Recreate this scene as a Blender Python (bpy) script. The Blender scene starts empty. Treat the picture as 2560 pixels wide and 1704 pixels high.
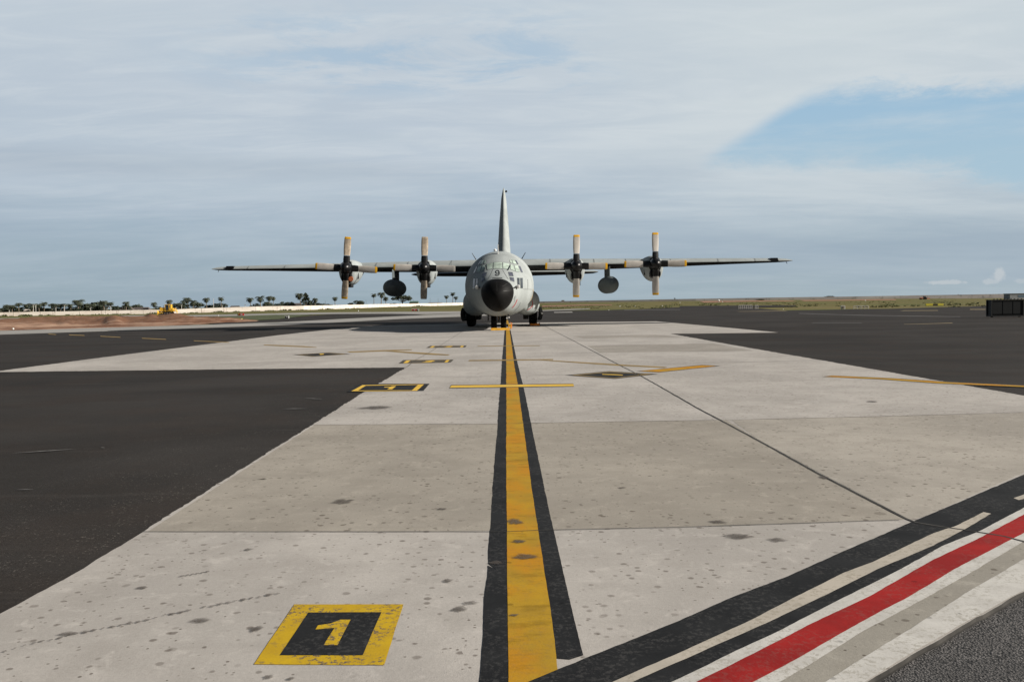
import bpy, bmesh, math, random
from mathutils import Vector, Matrix, noise
from mathutils.bvhtree import BVHTree
from mathutils.geometry import tessellate_polygon

R = math.radians
S = bpy.context.scene
C = S.collection
random.seed(7)

# ------------------------------------------------------------------ camera
F = 2112.0; CX, CY = 1280.0, 852.0; HC = 1.60
PITCH = math.atan(95 / F); ROLL = 0.0145
r0 = Vector((1, 0, 0)); u0 = Vector((0, math.sin(PITCH), math.cos(PITCH)))
FW = Vector((0, math.cos(PITCH), -math.sin(PITCH)))
RT = (r0 * math.cos(ROLL) - u0 * math.sin(ROLL)); UP = (r0 * math.sin(ROLL) + u0 * math.cos(ROLL))
CAM = Vector((0, 0, HC))
cd = bpy.data.cameras.new('camera'); cam = bpy.data.objects.new('camera', cd); C.objects.link(cam)
cd.sensor_width = 36; cd.lens = F / 2560 * 36; cd.clip_start = 0.05; cd.clip_end = 9000
cam.matrix_world = Matrix(((RT.x, UP.x, -FW.x, 0), (RT.y, UP.y, -FW.y, 0), (RT.z, UP.z, -FW.z, HC), (0, 0, 0, 1)))
S.camera = cam
S.render.resolution_x = 1024; S.render.resolution_y = 681

# ------------------------------------------------------------------ light
SUN = Vector((1.92, -0.34, 1.0)).normalized()          # towards the sun
ld = bpy.data.lights.new('sun', 'SUN'); ld.energy = 5.0; ld.angle = R(0.8); ld.color = (1.0, 0.945, 0.865)
sun = bpy.data.objects.new('sun', ld); C.objects.link(sun)
sun.rotation_euler = SUN.to_track_quat('Z', 'Y').to_euler()
S.view_settings.view_transform = 'Standard'; S.view_settings.look = 'None'
S.view_settings.exposure = 0.5; S.view_settings.gamma = 1.0

def s2l(c):
    return tuple((v / 255 / 12.92 if v / 255 <= 0.04045 else ((v / 255 + 0.055) / 1.055) ** 2.4) for v in c)

class NT:
    def __init__(s, tree): s.t = tree
    def n(s, typ, **kw):
        nd = s.t.nodes.new(typ)
        for k, v in kw.items():
            if k[0] == 'i' and k[1:].isdigit(): s.put(nd.inputs[int(k[1:])], v)
            elif hasattr(nd, k) and k not in ('Scale',): setattr(nd, k, v)
            else: s.put(nd.inputs[k.replace('_', ' ')], v)
        return nd
    def put(s, inp, v):
        if isinstance(v, bpy.types.NodeSocket): s.t.links.new(v, inp)
        elif isinstance(v, bpy.types.Node): s.t.links.new(v.outputs[0], inp)
        else:
            if isinstance(v, tuple) and len(v) == 3 and inp.type == 'RGBA': v = (*v, 1)
            inp.default_value = v
    def m(s, op, a, b=0.0, c=None, clamp=False):
        nd = s.t.nodes.new('ShaderNodeMath'); nd.operation = op; nd.use_clamp = clamp
        s.put(nd.inputs[0], a); s.put(nd.inputs[1], b)
        if c is not None: s.put(nd.inputs[2], c)
        return nd.outputs[0]
    def ss(s, v, a, b, o0=0.0, o1=1.0):
        nd = s.t.nodes.new('ShaderNodeMapRange'); nd.interpolation_type = 'SMOOTHSTEP'
        for i, q in enumerate((v, a, b, o0, o1)): s.put(nd.inputs[i], q)
        return nd.outputs[0]
    def mix(s, f, a, b, blend='MIX'):
        nd = s.t.nodes.new('ShaderNodeMix'); nd.data_type = 'RGBA'; nd.blend_type = blend
        s.put(nd.inputs[0], f); s.put(nd.inputs[6], a); s.put(nd.inputs[7], b)
        return nd.outputs[2]
    def noise(s, vec, scale, detail=4, rough=0.55, dist=0.0):
        nd = s.t.nodes.new('ShaderNodeTexNoise')
        s.put(nd.inputs['Vector'], vec); nd.inputs['Scale'].default_value = scale
        nd.inputs['Detail'].default_value = detail; nd.inputs['Roughness'].default_value = rough
        nd.inputs['Distortion'].default_value = dist
        return nd.outputs[0]
    def map(s, vec, scale=(1, 1, 1), loc=(0, 0, 0), rot=(0, 0, 0)):
        nd = s.t.nodes.new('ShaderNodeMapping'); s.put(nd.inputs[0], vec)
        nd.inputs[1].default_value = loc; nd.inputs[2].default_value = rot; nd.inputs[3].default_value = scale
        return nd.outputs[0]
    def ramp(s, f, stops):
        nd = s.t.nodes.new('ShaderNodeValToRGB'); s.put(nd.inputs[0], f); e = nd.color_ramp.elements
        while len(e) < len(stops): e.new(0.5)
        for k, (p, c) in enumerate(stops): e[k].position = p; e[k].color = (*c, 1)
        return nd.outputs[0]

# ------------------------------------------------------------------ sky
W = bpy.data.worlds.new('World'); S.world = W; W.use_nodes = True
W.node_tree.nodes.clear(); g = NT(W.node_tree)
sky = g.n('ShaderNodeTexSky'); sky.sky_type = 'NISHITA'; sky.sun_disc = False
sky.sun_elevation = math.asin(SUN.z); sky.sun_rotation = math.atan2(SUN.x, SUN.y)
sky.air_density = 1.2; sky.dust_density = 2.0
tc = g.n('ShaderNodeTexCoord'); vec = tc.outputs['Generated']
sp = g.n('ShaderNodeSeparateXYZ', i0=vec); X, Y, Z = sp.outputs
az = g.m('MULTIPLY', g.m('ARCTAN2', X, Y), 57.2958); el = g.m('MULTIPLY', g.m('ARCSINE', Z), 57.2958)
zz = g.m('ADD', g.m('MAXIMUM', Z, 0.0), 0.10)
comb = g.n('ShaderNodeCombineXYZ', i0=g.m('DIVIDE', X, zz), i1=g.m('DIVIDE', Y, zz), i2=0.0).outputs[0]
cae = g.n('ShaderNodeCombineXYZ', i0=az, i1=el, i2=0.0).outputs[0]
# elevation tone of the cloud deck (world direction, so it holds from anywhere)
deck = g.ramp(g.m('DIVIDE', g.m('MAXIMUM', el, 0.0), 40.0), [
    (0.0, s2l((140, 160, 173))), (0.06, s2l((145, 165, 180))), (0.13, s2l((154, 173, 190))), (0.21, s2l((165, 182, 199))),
    (0.33, s2l((176, 190, 205))), (0.55, s2l((181, 195, 208))), (1.0, s2l((186, 198, 208)))])
wis = g.noise(g.map(comb, (0.55, 1.1, 1), (3.1, 0.7, 0)), 1.0, 6, 0.6, 0.6)      # large cloud masses
fin = g.noise(g.map(comb, (1.6, 4.5, 1), (1.3, 5.1, 0), (0, 0, 0.12)), 1.2, 7, 0.62, 0.8)
strk = g.noise(g.map(cae, (0.035, 0.24, 1), (2.2, 4.0, 0), (0, 0, -0.03)), 1.0, 5, 0.5, 0.3)
lightc = g.mix(g.ss(g.m('ADD', az, g.m('MULTIPLY', el, 0.6)), -5, 30), s2l((182, 195, 209)), s2l((199, 209, 216)))
c1 = g.mix(g.m('MULTIPLY', g.ss(wis, 0.34, 0.68), g.ss(el, 1.0, 11.0, 0.15, 0.85)), deck, lightc)
c1 = g.mix(g.m('MULTIPLY', g.ss(az, -4, 22), g.ss(el, 3.0, 10.0, 0.15, 0.60)), c1, s2l((192, 204, 212)))
c1 = g.mix(g.m('MULTIPLY', g.ss(fin, 0.38, 0.74), g.ss(el, 3.0, 12.0, 0.06, 0.38)), c1, s2l((204, 213, 220)))
c1 = g.mix(g.m('MULTIPLY', g.ss(strk, 0.47, 0.66), g.ss(el, 12.0, 4.0, 0.0, 0.50)), c1, s2l((141, 160, 180)))
band1 = g.m('MULTIPLY', g.ss(g.m('ABSOLUTE', g.m('SUBTRACT', g.m('ADD', el, g.m('MULTIPLY', strk, 1.4)), 9.3)), 1.3, 0.1), g.ss(az, 0, -12))
c1 = g.mix(g.m('MULTIPLY', band1, 0.34), c1, s2l((146, 161, 178)))
strk2 = g.noise(g.map(cae, (0.04, 0.28, 1), (9.2, 1.0, 0), (0, 0, 0.05)), 1.0, 5, 0.55, 0.3)
c1 = g.mix(g.m('MULTIPLY', g.ss(strk2, 0.50, 0.70), g.ss(el, 9.0, 1.0, 0.36, 0.24)), c1, s2l((180, 194, 206)))
# clear patch on the right and thin gaps high up
wp = g.noise(g.map(cae, (0.30, 0.8, 1)), 1.0, 8, 0.70, 0.3)
wpa = g.m('MULTIPLY', g.m('SUBTRACT', wp, 0.5), 4.0)
azw = g.m('ADD', az, wpa); elw = g.m('ADD', el, g.m('MULTIPLY', wpa, 0.62))
top = g.m('SUBTRACT', g.m('ADD', g.ss(azw, 11.5, 21.0, 0.0, 3.7), 9.3), g.ss(azw, 22, 32, 0, 1.0))
bot = g.m('SUBTRACT', g.m('SUBTRACT', 8.7, g.ss(azw, 14, 25, 0, 0.6)), g.ss(azw, 24, 32, 0, 2.0))
gapm = g.m('MULTIPLY', g.ss(g.m('SUBTRACT', top, elw), -0.35, 0.85), g.ss(azw, 12.3, 14.6))
gapm = g.m('MULTIPLY', gapm, g.ss(g.m('SUBTRACT', elw, bot), -0.9, 1.0))
blue = g.mix(g.ss(el, 7, 13), s2l((158, 187, 207)), s2l((145, 180, 208)))
c1 = g.mix(g.m('MULTIPLY', gapm, g.ss(g.noise(g.map(cae, (0.08, 0.5, 1), (6, 3, 0)), 1.0, 6, 0.65), 0.72, 0.40, 0.55, 0.95)), c1, blue)
g2 = g.noise(g.map(cae, (0.10, 0.45, 1), (4.0, 2.0, 0)), 1.0, 7, 0.68, 0.4)
g2m = g.m('MULTIPLY', g.ss(g2, 0.42, 0.60), g.m('MULTIPLY', g.ss(el, 12.8, 14.8), g.ss(el, 20.5, 16.0)))
g2m = g.m('MULTIPLY', g2m, g.m('MULTIPLY', g.ss(az, -26, -10), g.ss(az, 10, 1)))
c1 = g.mix(g.m('MULTIPLY', g2m, 0.72), c1, s2l((156, 182, 206)))
# little cumulus low on the right
for (a0, e0, ra, re, st) in ((29.95, 1.25, 0.36, 0.45, 0.5), (29.5, 0.85, 0.5, 0.18, 0.35), (27.2, 0.85, 1.2, 0.15, 0.45), (31.2, 0.85, 0.6, 0.16, 0.25)):
    d = g.m('SQRT', g.m('ADD', g.m('POWER', g.m('ABSOLUTE', g.m('DIVIDE', g.m('SUBTRACT', az, a0), ra)), 2.0),
                        g.m('POWER', g.m('ABSOLUTE', g.m('DIVIDE', g.m('SUBTRACT', el, e0), re)), 2.0)))
    d = g.m('ADD', d, g.m('MULTIPLY', g.m('SUBTRACT', g.noise(cae, 2.4, 5, 0.6), 0.5), 1.6))
    c1 = g.mix(g.m('MULTIPLY', g.ss(d, 1.15, 0.5), st), c1, s2l((196, 202, 207)))
# cloud sheet ahead; unseen sky overhead and behind dimmed to cut fill light
cover = g.m('MULTIPLY', g.ss(el, 36, 23, 0.05, 1.0), g.ss(g.m('ABSOLUTE', az), 58, 36, 0.03, 1.0))
skyc = g.mix(g.m('MULTIPLY', cover, 0.97), g.mix(1.0, sky.outputs[0], (0.5, 0.5, 0.5), 'MULTIPLY'), g.mix(1.0, c1, (16.5, 16.0, 15.4), 'MULTIPLY'))
bg = g.n('ShaderNodeBackground', i0=skyc, i1=0.05)
g.t.links.new(bg.outputs[0], g.n('ShaderNodeOutputWorld').inputs[0])

# ------------------------------------------------------------------ materials
def mat(name, rough=0.8, metal=0.0, spec=0.3):
    m = bpy.data.materials.new(name); m.use_nodes = True
    gg = NT(m.node_tree); b = m.node_tree.nodes['Principled BSDF']
    b.inputs['Roughness'].default_value = rough; b.inputs['Metallic'].default_value = metal
    b.inputs['Specular IOR Level'].default_value = spec
    return m, gg, b
def obj_co(gg): return gg.n('ShaderNodeTexCoord').outputs['Object']
def world_co(gg): return gg.n('ShaderNodeNewGeometry').outputs['Position']
def bump(gg, b, h, strength, dist):
    bp = gg.n('ShaderNodeBump'); bp.inputs['Strength'].default_value = strength; bp.inputs['Distance'].default_value = dist
    gg.put(bp.inputs['Height'], h); gg.put(b.inputs['Normal'], bp.outputs[0])
def simple(name, col, var=0.15, scale=3.0, rough=0.7, metal=0.0, spec=0.3, world=False):
    m, gg, b = mat(name, rough, metal, spec)
    n = gg.noise(world_co(gg) if world else obj_co(gg), scale, 5, 0.6)
    lo = tuple(c * (1 - var) for c in col); hi = tuple(min(1, c * (1 + var)) for c in col)
    gg.put(b.inputs['Base Color'], gg.mix(gg.ss(n, 0.3, 0.7), lo, hi))
    return m

def spots(gg, co, scale, lo, hi, keep, seed):
    """mask of round spots, present in only some cells"""
    w = gg.noise(co, scale * 1.7, 3, 0.6)
    cw = gg.n('ShaderNodeVectorMath', operation='ADD', i0=co).outputs[0]
    vm = gg.t.nodes.new('ShaderNodeVectorMath'); vm.operation = 'MULTIPLY_ADD'
    nc = gg.t.nodes.new('ShaderNodeTexNoise'); gg.put(nc.inputs['Vector'], co); nc.inputs['Scale'].default_value = scale * 2.3
    gg.put(vm.inputs[0], nc.outputs['Color']); vm.inputs[1].default_value = (0.22 / scale,) * 3; gg.put(vm.inputs[2], co)
    v = gg.t.nodes.new('ShaderNodeTexVoronoi'); gg.put(v.inputs['Vector'], gg.map(vm.outputs[0], (1, 1, 1), (seed, seed * 1.7, 0)))
    v.inputs['Scale'].default_value = scale
    sepc = gg.n('ShaderNodeSeparateColor', i0=v.outputs['Color'])
    pick = gg.ss(sepc.outputs[0], 1 - keep, 1 - keep * 0.6)
    size = gg.m('MULTIPLY_ADD', sepc.outputs[1], hi - lo, lo)
    return gg.m('MULTIPLY', pick, gg.ss(v.outputs['Distance'], size, gg.m('MULTIPLY', size, 0.55)))

def concrete(name, base, dark=1.0):
    m, gg, b = mat(name, 0.95, 0, 0.08)
    co = world_co(gg)
    big = gg.noise(co, 0.35, 5, 0.6, 0.4); mid = gg.noise(gg.map(co, (1, 1.0, 1)), 2.2, 6, 0.65); fine = gg.noise(co, 45, 4, 0.7)
    grit = gg.noise(co, 160, 2, 0.6)
    c = gg.mix(gg.ss(big, 0.35, 0.68), tuple(v * 0.82 for v in base), tuple(v * 1.09 for v in base))
    c = gg.mix(gg.m('MULTIPLY', gg.ss(mid, 0.42, 0.70), 0.50), c, tuple(v * q for v, q in zip(base, (0.72, 0.71, 0.70))))
    c = gg.mix(gg.m('MULTIPLY', gg.ss(gg.noise(co, 5.5, 6, 0.7, 0.5), 0.52, 0.68), 0.50), c, tuple(min(1, v * 1.22) for v in base))
    c = gg.mix(gg.ss(fine, 0.35, 0.7, 0.20, 0.0), c, tuple(v * 0.5 for v in base))
    c = gg.mix(gg.ss(grit, 0.56, 0.74, 0.0, 0.45), c, tuple(v * 0.48 for v in base))
    c = gg.mix(gg.ss(grit, 0.42, 0.28, 0.0, 0.22), c, tuple(min(1, v * 1.4) for v in base))
    brushed = gg.noise(gg.map(co, (0.35, 5.0, 1)), 1.6, 5, 0.7)
    c = gg.mix(gg.ss(brushed, 0.5, 0.72, 0, 0.16), c, tuple(v * 0.62 for v in base))
    dens = gg.ss(gg.noise(co, 0.9, 3), 0.35, 0.6, 0.55, 1.0)
    for sc, lo, hi, keep, sd, st in ((8.0, 0.07, 0.24, 0.55, 1.3, 0.60), (14.0, 0.14, 0.40, 0.50, 5.1, 0.66), (2.6, 0.04, 0.15, 0.40, 9.9, 0.45), (30.0, .12, .34, .22, 3.3, .85)):
        sm = gg.m('MULTIPLY', gg.m('MULTIPLY', spots(gg, co, sc, lo, hi, keep, sd), dens), st)
        c = gg.mix(sm, c, tuple(v * q for v, q in zip(base, (0.22, 0.19, 0.17))))
    gg.put(b.inputs['Base Color'], c)
    bump(gg, b, gg.m('ADD', fine, gg.m('MULTIPLY', grit, 0.5)), 0.35, 0.004)
    return m

M = {}
CONC = (0.424, 0.396, 0.364)
M['conc'] = concrete('concrete', CONC)
M['conc_dark'] = concrete('concrete_darker_pour', (0.338, 0.308, 0.264))
M['conc_mid'] = concrete('concrete_middle_pour', (0.3354, 0.3096, 0.2752))
M['conc_green'] = concrete('concrete_stained', (0.335, 0.312, 0.270))
def far_conc():
    m, gg, b = mat('far_concrete', 0.85)
    co = world_co(gg)
    n = gg.noise(gg.map(co, (0.03, 0.3, 1)), 1.0, 5, 0.6)
    gg.put(b.inputs['Base Color'], gg.mix(gg.ss(n, 0.3, 0.7), (0.2322, 0.2236, 0.2107), (0.3096, 0.2924, 0.2666)))
    return m
M['far_conc'] = far_conc()
def asphalt(name, base, speck, rough_):
    m, gg, b = mat(name, 0.95, 0, 0.06)
    co = world_co(gg)
    big = gg.noise(gg.map(co, (0.6, 1, 1)), 0.22, 6, 0.6, 0.5)
    c = gg.mix(gg.ss(big, 0.35, 0.65), tuple(v * 0.8 for v in base), tuple(v * 1.25 for v in base))
    warm = gg.noise(co, 0.55, 4)
    c = gg.mix(gg.ss(warm, 0.45, 0.65, 0, 0.35), c, (base[0] * 1.3, base[1] * 1.08, base[2] * 0.95))
    st = gg.noise(gg.map(co, (0.5, 6, 1)), 0.9, 5, 0.7)
    c = gg.mix(gg.ss(st, 0.58, 0.75, 0, 0.5), c, tuple(v * 0.6 for v in base))
    st2 = gg.noise(gg.map(co, (0.2, 3.2, 1), (8, 3, 0)), 0.7, 6, 0.75)
    c = gg.mix(gg.ss(st2, 0.56, 0.78, 0, 0.5), c, tuple(v * 2.6 for v in base))
    fine = gg.noise(co, 90, 3, 0.7)
    c = gg.mix(gg.ss(fine, 0.5, 0.75, 0, 0.45), c, tuple(v * 2.0 for v in base))
    c = gg.mix(gg.ss(gg.noise(co, 60, 3, .7), 0.5, 0.35, 0, 0.5), c, tuple(v * 0.5 for v in base))
    # pale grit scattered more thickly next to the concrete edge at x = -2.7
    sx = gg.n('ShaderNodeSeparateXYZ', i0=co).outputs[0]
    near = gg.m('MULTIPLY', gg.ss(sx, -5.5, -2.8), gg.ss(sx, -1.0, -1.5))
    pat = gg.ss(gg.noise(co, 1.8, 5, 0.65), 0.42, 0.62)
    a = gg.m('MULTIPLY', gg.ss(gg.noise(co, 42, 4, 0.75), 0.60, 0.66), gg.m('MULTIPLY_ADD', gg.m('MULTIPLY', near, pat), 0.40, speck))
    c = gg.mix(a, c, (0.33, 0.30, 0.26))
    gg.put(b.inputs['Base Color'], c)
    bump(gg, b, gg.m('ADD', fine, gg.noise(co, 30, 3)), 0.6, rough_)
    return m
M['asphalt'] = asphalt('asphalt', (0.03354, 0.03053, 0.02838), 0.03, 0.004)
def coarse():
    m, gg, b = mat('coarse_asphalt', 0.85, 0, 0.25); co = world_co(gg)
    v = gg.t.nodes.new('ShaderNodeTexVoronoi'); gg.put(v.inputs['Vector'], co); v.inputs['Scale'].default_value = 95
    sc = gg.n('ShaderNodeSeparateColor', i0=v.outputs['Color']).outputs[0]
    c = gg.mix(sc, (0.0473, 0.04472, 0.043), (0.1462, 0.1376, 0.1333))
    c = gg.mix(gg.ss(v.outputs['Distance'], 0.4, 0.75), c, (0.02, 0.02, 0.02))
    c = gg.mix(gg.ss(gg.noise(co, 3.5, 4), 0.4, 0.7, 0, 0.45), c, (0.045, 0.043, 0.042))
    c = gg.mix(gg.ss(gg.noise(co, 130, 2), 0.62, 0.72, 0, 0.7), c, (0.33, 0.31, 0.29))
    gg.put(b.inputs['Base Color'], c); bump(gg, b, gg.m('SUBTRACT', 1.0, v.outputs['Distance']), 0.9, 0.006)
    return m
M['coarse'] = coarse()
def paint(name, col, worn, amt=0.25, under=(0.36, 0.34, 0.31), blot=None, sc=1.0):
    m, gg, b = mat(name, 0.85, 0, 0.12); co = world_co(gg)
    c = gg.mix(gg.ss(gg.noise(co, 2.5 * sc, 5, 0.6), 0.35, 0.65), col, worn)
    if blot:
        c = gg.mix(gg.ss(gg.noise(gg.map(co, (1, 0.6, 1), (5, 2, 0)), 1.6, 4, 0.6), 0.42, 0.60, 0, 0.85), c, blot)
        c = gg.mix(gg.ss(gg.noise(gg.map(co, (1.2, 3.0, 1), (1, 7, 0)), 2.2, 5, 0.7), 0.50, 0.68, 0, 0.60), c, tuple(v * 0.45 for v in col))
    c = gg.mix(gg.ss(gg.noise(co, 70, 4, 0.7), 0.52, 0.75, 0, 0.35), c, tuple(v * 0.62 for v in col))
    chip = gg.m('MULTIPLY', gg.ss(gg.noise(co, 30, 6, 0.78), 0.505, 0.575), gg.ss(gg.noise(gg.map(co, (1, 1, 1), (3, 1, 0)), 3.4, 4), 0.38, 0.54))
    c = gg.mix(gg.m('MULTIPLY', chip, amt), c, under)
    c = gg.mix(gg.m('MULTIPLY', spots(gg, co, 11, .08, .26, .22, 2.2), 0.55), c, tuple(v * 0.3 for v in col))
    gg.put(b.inputs['Base Color'], c); bump(gg, b, gg.noise(co, 80, 4), 0.3, 0.003)
    return m
M['yellow'] = paint('yellow_paint', (0.42, 0.248, 0.017), (0.33, 0.20, 0.022), 0.15, (0.16, 0.12, 0.07), (0.4472, 0.1978, 0.01032))
M['yellow_box'] = paint('worn_yellow_paint', (0.50, 0.325, 0.014), (0.42, 0.265, 0.016), 1.0, (0.13, 0.10, 0.07), None, 2)
M['yellow_bright'] = paint('bright_yellow_paint', (0.688, 0.4472, 0.0688), (0.602, 0.3784, 0.0516), 0.2, (0.3, 0.2, 0.1))
M['yellow_dull'] = paint('faded_yellow_paint', (0.30, 0.205, 0.075), (0.20, 0.145, 0.07), 0.5, (0.16, 0.12, 0.08))
M['black'] = paint('black_paint', (0.0115, 0.0120, 0.013), (0.018, 0.0185, 0.0195), 0.13, (0.20, 0.19, 0.18))
M['black_dull'] = paint('faded_black_paint', (0.045, 0.038, 0.030), (0.07, 0.06, 0.045), 0.4)
M['red'] = paint('red_paint', (0.3096, 0.01548, 0.01376), (0.2236, 0.01204, 0.01118), 0.4, (0.20, 0.07, 0.06))
M['white'] = paint('white_paint', (0.516, 0.4988, 0.4644), (0.4472, 0.43, 0.3999), 0.9, (0.34, 0.32, 0.28), None, 2)
M['cream'] = paint('bare_strip', (0.43, 0.387, 0.3268), (0.3698, 0.3354, 0.2838), 0.8, (0.28, 0.25, 0.2))
M['joint'] = simple('sealant_and_edge_shade', (0.045, 0.042, 0.038), 0.5, 4, 0.9, world=True)  # sealant for the joints; also the painted shade at the slab edge
M['stain'] = None
def stain():
    m, gg, b = mat('oil_stain', 0.7); co = world_co(gg)
    b.inputs['Base Color'].default_value = (0.085, 0.070, 0.058, 1)
    at_ = gg.t.nodes.new('ShaderNodeAttribute'); at_.attribute_name = 'fade'
    gg.put(b.inputs['Alpha'], gg.m('MULTIPLY', at_.outputs['Fac'], gg.ss(gg.noise(co, 14, 4, 0.65), 0.30, 0.62, 0.45, 0.80))); return m
M['stain'] = stain()

def ground_mat():
    m, gg, b = mat('dry_grass', 0.95, 0, 0.1); co = world_co(gg)
    n = gg.noise(gg.map(co, (0.025, 0.045, 1)), 1.0, 6, 0.65); n2 = gg.noise(gg.map(co, (0.02, 0.12, 1), (3, 9, 0)), 1.0, 5, 0.6)
    c = gg.mix(gg.ss(n, 0.38, 0.62), (0.150, 0.125, 0.046), (0.088, 0.098, 0.026))
    c = gg.mix(gg.ss(n2, 0.52, 0.70, 0, 0.75), c, (0.19, 0.115, 0.06))
    c = gg.mix(gg.ss(gg.noise(gg.map(co, (0.05, 0.3, 1)), 1.0, 5), 0.55, 0.7, 0, 0.6), c, (0.055, 0.06, 0.022))
    c = gg.mix(gg.ss(gg.noise(co, 2.0, 4), 0.5, 0.75, 0, 0.4), c, (0.05, 0.048, 0.02))
    gg.put(b.inputs['Base Color'], c); return m
M['grass'] = ground_mat()
M['soil'] = simple('red_soil', (0.27, 0.135, 0.085), 0.35, 0.12, 0.95, world=True)
def dirt():
    m, gg, b = mat('bare_earth', 0.95, 0, 0.1); co = world_co(gg)
    z = gg.n('ShaderNodeSeparateXYZ', i0=co).outputs[1]
    n = gg.noise(gg.map(co, (0.10, 0.10, 1)), 1.0, 6, 0.7, 0.8)
    c = gg.mix(gg.ss(n, 0.40, 0.62), (0.150, 0.070, 0.040), (0.40, 0.255, 0.175))
    c = gg.mix(gg.ss(gg.noise(co, 0.5, 5, 0.7), 0.5, 0.7, 0, 0.6), c, (0.48, 0.34, 0.24))
    c = gg.mix(gg.ss(gg.m('ADD', z, gg.m('MULTIPLY', gg.noise(co, 0.08, 4), 40.0)), 105, 128, 0, 0.85), c, (0.150, 0.074, 0.040))
    gg.put(b.inputs['Base Color'], c); return m
M['dirt'] = dirt()
M['weeds'] = simple('weeds', (0.060, 0.070, 0.025), 0.4, 0.5, 0.95, world=True)

# aircraft paints
def aircraft_paint(name, col, streak=0.2):
    m, gg, b = mat(name, 0.7, 0, 0.07); co = obj_co(gg)
    n = gg.noise(co, 0.8, 6, 0.6, 0.4); n2 = gg.noise(gg.map(co, (3, 0.4, 3)), 1.0, 5, 0.65)
    c = gg.mix(gg.ss(n, 0.35, 0.65), tuple(v * 0.90 for v in col), tuple(v * 1.07 for v in col))
    c = gg.mix(gg.ss(n2, 0.52, 0.72, 0, streak), c, tuple(v * 0.55 for v in col))
    y = gg.n('ShaderNodeSeparateXYZ', i0=co).outputs[1]
    fr = gg.m('FRACT', gg.m('MULTIPLY', y, 0.62)); ln = gg.m('LESS_THAN', fr, 0.022)
    c = gg.mix(gg.m('MULTIPLY', ln, 0.35), c, tuple(v * 0.4 for v in col))
    gg.put(b.inputs['Base Color'], c)
    gg.put(b.inputs['Roughness'], gg.ss(n, 0.3, 0.7, 0.62, 0.78))
    return m
M['grey'] = aircraft_paint('light_grey_aircraft_paint', (0.315, 0.340, 0.335))
M['under'] = aircraft_paint('dark_underside_tone', (0.030, 0.031, 0.031), 0.3)  # near-black tone for down-facing wing and tail faces, also gear doors
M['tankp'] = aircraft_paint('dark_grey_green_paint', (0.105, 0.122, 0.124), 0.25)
M['radome'] = simple('matt_black_radome', (0.0062, 0.006, 0.0058), 0.3, 2.0, 0.6, 0, 0.12)
M['blackgl'] = simple('black_gloss', (0.009, 0.009, 0.0095), 0.2, 4, 0.32, 0, 0.3)
M['rubber'] = simple('tyre_rubber', (0.010, 0.010, 0.010), 0.3, 6, 0.9, 0, 0.08)
M['blade'] = simple('bare_blade_metal', (0.50, 0.465, 0.42), 0.1032, 2.2, 0.55, 0.0, 0.4)
M['blade_old'] = simple('weathered_blade', (0.47, 0.385, 0.29), 0.30, 4.0, 0.55, 0.0, 0.4)
M['tip'] = simple('yellow_tip', (0.75, 0.40, 0.02), 0.1, 4, 0.5)
M['steel'] = simple('steel', (0.35, 0.36, 0.36), 0.2, 5, 0.4, 0.6)
M['whitep'] = simple('white_enamel', (0.72, 0.72, 0.70), 0.1, 4, 0.5)
M['glass'] = simple('pale_green_glazing', (0.42, 0.50, 0.43), 0.35, 2.2, 0.12, 0, 0.6)
M['glassd'] = simple('dark_glazing', (0.035, 0.04, 0.045), 0.2, 3, 0.08, 0, 0.6)
M['glassb'] = simple('dull_blue_glazing', (0.085, 0.09, 0.115), 0.2, 3, 0.15, 0, 0.6)
M['frame'] = simple('window_frame_grey', (0.20, 0.225, 0.215), 0.15, 4, 0.5)
M['redline'] = simple('red_warning_line', (0.38, 0.03, 0.035), 0.1, 4, 0.6)
M['copper'] = simple('copper_cover', (0.55, 0.17, 0.07), 0.3, 6, 0.5)
M['seam'] = simple('panel_seam', (0.10, 0.105, 0.105), 0.2, 4, 0.7)
M['ochre'] = simple('ochre_streak', (0.42, 0.34, 0.20), 0.2, 4, 0.7)

# ------------------------------------------------------------------ helpers
def hor(x): return 757 - ROLL * (x - CX)
def ray(px, py):
    return (FW + RT * ((px - CX) / F) - UP * ((py - CY) / F)).normalized()
def lerp(a, b, t): return a + (b - a) * t
# wall / land profile: pixel column, image row of wall foot, wall top, distance
LW = [(-420, 800, 789, 425), (0, 791, 780.5, 445), (200, 787, 777.4, 458), (420, 784, 773.6, 474), (640, 777.5, 766.3, 496), (760, 774.6, 764, 512), (850, 771.8, 762.2, 550), (1000, 766.2, 759.2, 700), (1154, 763, 756.8, 820), (1215, 761.6, 756.0, 880)]
RW_ = [(1240, 760.6, 755.6, 900), (1340, 757.4, 753.5, 900), (1740, 751.9, 746.7, 885), (2140, 747.2, 740.6, 880), (2520, 745, 734.5, 880), (2950, 742, 727, 890)]
def tabs():
    T = []
    for (x, yb, yt, D) in LW[:-1] + RW_:
        T.append(((x - CX) / F, D, HC - (yb - hor(x)) * D / F))
    return T
PT = tabs()
def prof(a):
    if a <= PT[0][0]: return PT[0][1], PT[0][2]
    for p, q in zip(PT, PT[1:]):
        if a <= q[0]:
            t = (a - p[0]) / (q[0] - p[0]); t = t * t * (3 - 2 * t)
            return lerp(p[1], q[1], t), lerp(p[2], q[2], t)
    return PT[-1][1], PT[-1][2]
Z0 = -0.06; RF = 170.0
def terr(x, y):
    if y < RF: return Z0
    D, zw = prof(x / y)
    if y >= D: return zw
    return lerp(Z0, zw, (y - RF) / (D - RF))
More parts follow.
